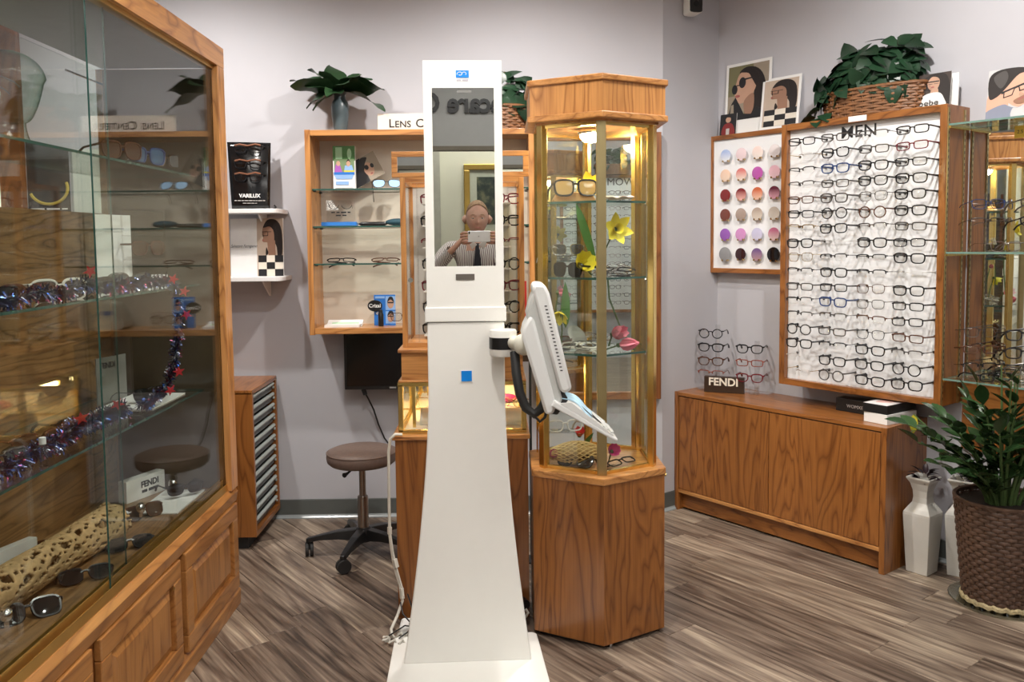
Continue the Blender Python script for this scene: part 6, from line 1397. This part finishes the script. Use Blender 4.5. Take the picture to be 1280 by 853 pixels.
def person():
    cx = .062; t = thing('person', 'man in striped shirt and dark tie holding up a phone, in the column mirror', 'person', (cx,-.36,0)); o = P0(t)
    SKN = paint('skin_ruddy', (.50,.285,.205), .5, var=.12, scale=25, Subsurface_Weight=.08)
    L = lambda *p: tuple(p)
    sh = {s: L(cx+s*.185,-.36,1.40) for s in (-1,1)}
    el = {-1: L(cx-.335,-.22,1.205), 1: L(cx+.335,-.22,1.205)}; wr = {-1: L(-.118,-.055,1.385), 1: L(.255,-.055,1.385)}
    palm = {-1: L(-.068,-.040,1.435), 1: L(.202,-.040,1.435)}; kn = {-1: L(-.040,-.034,1.475), 1: L(.176,-.034,1.475)}
    ch = [[(L(cx,-.36,.95),(.15,.11)),(L(cx,-.36,1.08),(.145,.105)),(L(cx,-.36,1.25),(.155,.11)),(L(cx,-.36,1.38),(.13,.085)),(L(cx,-.355,1.46),.058),(L(cx,-.335,1.53),.055)]]
    for s in (-1,1):
        ch.append([(L(cx,-.36,1.38),(.13,.085)),(sh[s],.055),(el[s],.042),(wr[s],(.028,.022)),(palm[s],(.036,.018)),(kn[s],(.034,.015))])
        ch.append([(L(cx,-.36,.95),(.15,.11)),(L(cx+s*.10,-.36,.86),.085),(L(cx+s*.11,-.345,.50),.056),(L(cx+s*.115,-.37,.09),.040),(L(cx+s*.13,-.24,.035),(.04,.03))])
    v, f = skinned(ch, 1); body = MB(); body.add(v, f)
    fing = []
    for s in (-1,1):
        e = -.012 if s < 0 else .146                            # phone's short edge
        for k in range(4):                                     # fingers reach over the edge onto the back of the phone
            z0 = 1.500-.019*k; ln = (.9,1.0,.95,.78)[k]
            fing.append([(L(e+s*.048,-.036,z0-.012),.0098),(L(e+s*.036*ln,-.010,z0+.002),.0096),(L(e+s*.014,-.003,z0+.004),.0086),(L(e-s*.004*ln,-.0045,z0+.003),.0074)])
        fing.append([(L(e+s*.040,-.046,1.435),.012),(L(e+s*.018,-.050,1.428),.0105),(L(e-s*.010,-.044,1.432),.0095),(L(e-s*.028,-.034,1.437),.0080)])
    for c in fing:
        v, f = skinned([c], 1); body.add(v, f)
    HX, HY, HZ = cx+.006, -.325, 1.603
    def head(a, b):
        th = 2*PI*a; ph = -PI/2+PI*b; x, y, z = math.cos(ph)*math.sin(th), math.cos(ph)*math.cos(th), math.sin(ph)
        rx, ry, rz = .082, .100, .122
        if z < -.1: rx *= 1-.28*(-z-.1); 
        px_, py_, pz_ = x*rx, y*ry, z*rz
        fr = max(0, y)
        g = lambda cx_, cz_, w, h: math.exp(-((px_-cx_)/w)**2-((pz_-cz_)/h)**2)
        if y > 0:
            py_ += .022*g(0,-.030,.011,.014)+.012*g(0,-.008,.007,.022)              # nose
            py_ -= .012*(g(.032,.004,.015,.010)+g(-.032,.004,.015,.010))            # eye sockets
            py_ += .006*(g(.032,.020,.020,.007)+g(-.032,.020,.020,.007))            # brow
            py_ += .007*g(0,-.062,.022,.006)+.006*g(0,-.072,.020,.005)-.004*g(0,-.067,.02,.002)
            py_ += .010*g(0,-.100,.020,.016)+.006*(g(.045,-.035,.018,.02)+g(-.045,-.035,.018,.02))
        return (HX+px_, HY+py_, HZ+pz_)
    body.grid(head, 64, 48, True)
    for s in (-1,1):
        ear = [(HX+s*(.083+.012*math.sin(PI*k/10)), HY-.012-.014*math.cos(PI*k/5*1.0), HZ+.022-.060*k/10) for k in range(11)]
        body.tube(ear, [.006+.006*math.sin(PI*k/10) for k in range(11)], 8, flat=1.6)
    part('body', body, SKN, t, o, smooth=True, ang=80)
    for s in (-1,1):
        e = part('eye', MB().ball((HX+s*.032,HY+.079,HZ+.003),.0125,.0125,.0115,16,10), paint('eye_white', (.70,.68,.64), .3), t, o, smooth=True)
        part('iris', MB().cyl((HX+s*.032,HY+.0905,HZ+.001),(HX+s*.032,HY+.0922,HZ+.001),.0052,14), paint('iris_blue_grey', (.03,.04,.05), .2), e)
        part('eyelid', MB().grid(lambda a, b, s=s: (HX+s*.032+.0138*math.cos(PI*a)*math.cos(R(-6+66*b)), HY+.079+.0138*math.sin(PI*a)*math.cos(R(-6+66*b)), HZ+.003+.0132*math.sin(R(-6+66*b))), 10, 5), SKN, e, smooth=True)
        part('eyebrow', MB().tube([(HX+s*(.016+.032*k/5),HY+.096-.014*(k/5)**2,HZ+.021+.004*math.sin(PI*k/5)) for k in range(6)], [.002,.0032,.0034,.003,.0025,.0012], 6), paint('brow_sandy', (.28,.17,.09), .8), t, o)
    part('mouth', MB().tube([(HX-.024+.048*k/8,HY+.100-.008*abs(k/4-1)**2,HZ-.067-.001*abs(k/4-1)) for k in range(9)], [.001,.0032,.004,.0042,.0038,.0042,.004,.0032,.001], 6, flat=1.2), paint('lip_pink', (.42,.17,.14), .5), t, o, smooth=True)
    def hair(a, b):
        th = 2*PI*a; front = max(0, math.cos(th)); lo = R(12+36*front**1.2-40*max(0, -math.cos(th))); ph = lo+(PI/2-lo)*b
        n_ = 1+.035*mnoise.noise(Vector((math.sin(th)*6, math.cos(th)*6, ph*4)))
        return (HX+.0835*n_*math.cos(ph)*math.sin(th), HY-.003+.1025*n_*math.cos(ph)*math.cos(th), HZ+.002+.127*n_*math.sin(ph))
    part('hair', MB().grid(hair, 44, 16, True), paint('hair_sandy', (.27,.165,.085), .7, var=.35, scale=60, bump=.5), t, o, smooth=True).modifiers.new('solid','SOLIDIFY').thickness = .002
    # clothes
    sc = [[(L(cx,-.36,.93),(.165,.125)),(L(cx,-.36,1.08),(.165,.125)),(L(cx,-.36,1.25),(.172,.125)),(L(cx,-.36,1.37),(.145,.10)),(L(cx,-.357,1.445),(.068,.066))]]
    for s in (-1,1):
        w = Vector(wr[s]); e = Vector(el[s]); sc.append([(L(cx,-.36,1.37),(.145,.10)),(sh[s],.072),(L(*(Vector(sh[s]).lerp(e,.5))),.060),(el[s],.055),(L(*(e.lerp(w,.55))),.046),(L(*(e.lerp(w,.93))),.037)])
    v, f = skinned(sc, 2); m = MB(); m.add(v, f); part('shirt', m, stripes(), t, o, smooth=True, ang=80)
    for s in (-1,1):
        w = Vector(wr[s]); e = Vector(el[s]); a_, b_ = e.lerp(w,.84), e.lerp(w,.96); part('cuff', MB().tube([a_, b_], [.041,.038], 18, cap=False), stripes_m, t, o, smooth=True)
        part('collar_wing', MB().prism([(s*.004,1.425),(s*.050,1.462),(s*.062,1.435),(s*.040,1.392)], -.006, 0, 'y'), paint('collar_pale', (.60,.56,.52), .8), t, Vector((cx,-.272,0))+o, (R(-6),0,0), bevel=.003)
    tie = MB().prism([(-.016,1.425),(.016,1.425),(.013,1.40),(.030,1.25),(.042,1.02),(.0,.97),(-.042,1.02),(-.030,1.25),(-.013,1.40)], -.226, -.216, 'y')
    part('tie', tie, paint('tie_navy', (.012,.013,.022), .6, var=.3), t, Vector((cx,-.008,0))+o, bevel=.003)
    tr = [[(L(cx,-.36,1.00),(.168,.13)),(L(cx,-.36,.92),(.17,.135))]]
    for s in (-1,1): tr.append([(L(cx,-.36,.92),(.17,.135)),(L(cx+s*.10,-.36,.82),.105),(L(cx+s*.11,-.345,.50),.080),(L(cx+s*.115,-.365,.10),.068)])
    v, f = skinned(tr, 2); m = MB(); m.add(v, f); part('trousers', m, paint('trouser_charcoal', (.03,.03,.035), .85), t, o, smooth=True, ang=80)
    for s in (-1,1):
        v, f = skinned([[(L(cx+s*.115,-.39,.045),(.05,.045)),(L(cx+s*.12,-.30,.042),(.05,.040)),(L(cx+s*.13,-.20,.032),(.045,.030))]], 2); m = MB(); m.add(v, f); part('shoe', m, BLACK, t, o, smooth=True, ang=80)
stripes_m = stripes(); _st = stripes; stripes = lambda: stripes_m
person()
t = thing('phone', 'silver-backed phone held up in both hands by the man in the column mirror', 'phone', (.067,-.018,1.437)); o = P0(t)
part('shell', B(-.012,.146,-.022,-.013,1.437,1.515), paint('phone_silver', (.66,.66,.67), .3, .3), t, o, bevel=.004); part('screen', B(-.002,.136,-.0232,-.0215,1.441,1.511), paint('phone_screen', (.01,.01,.012), .05), t, o)
part('camera_bump', MB().prism(smooth_poly([(-.004,1.494),(.004,1.494),(.0045,1.510),(-.0045,1.510)],3), -.0131, -.0118, 'y'), BLACK, t, o); part('logo', B(.060,.068,-.0132,-.0128,1.472,1.481), paint('phone_grey', (.35,.35,.36), .3), t, o)
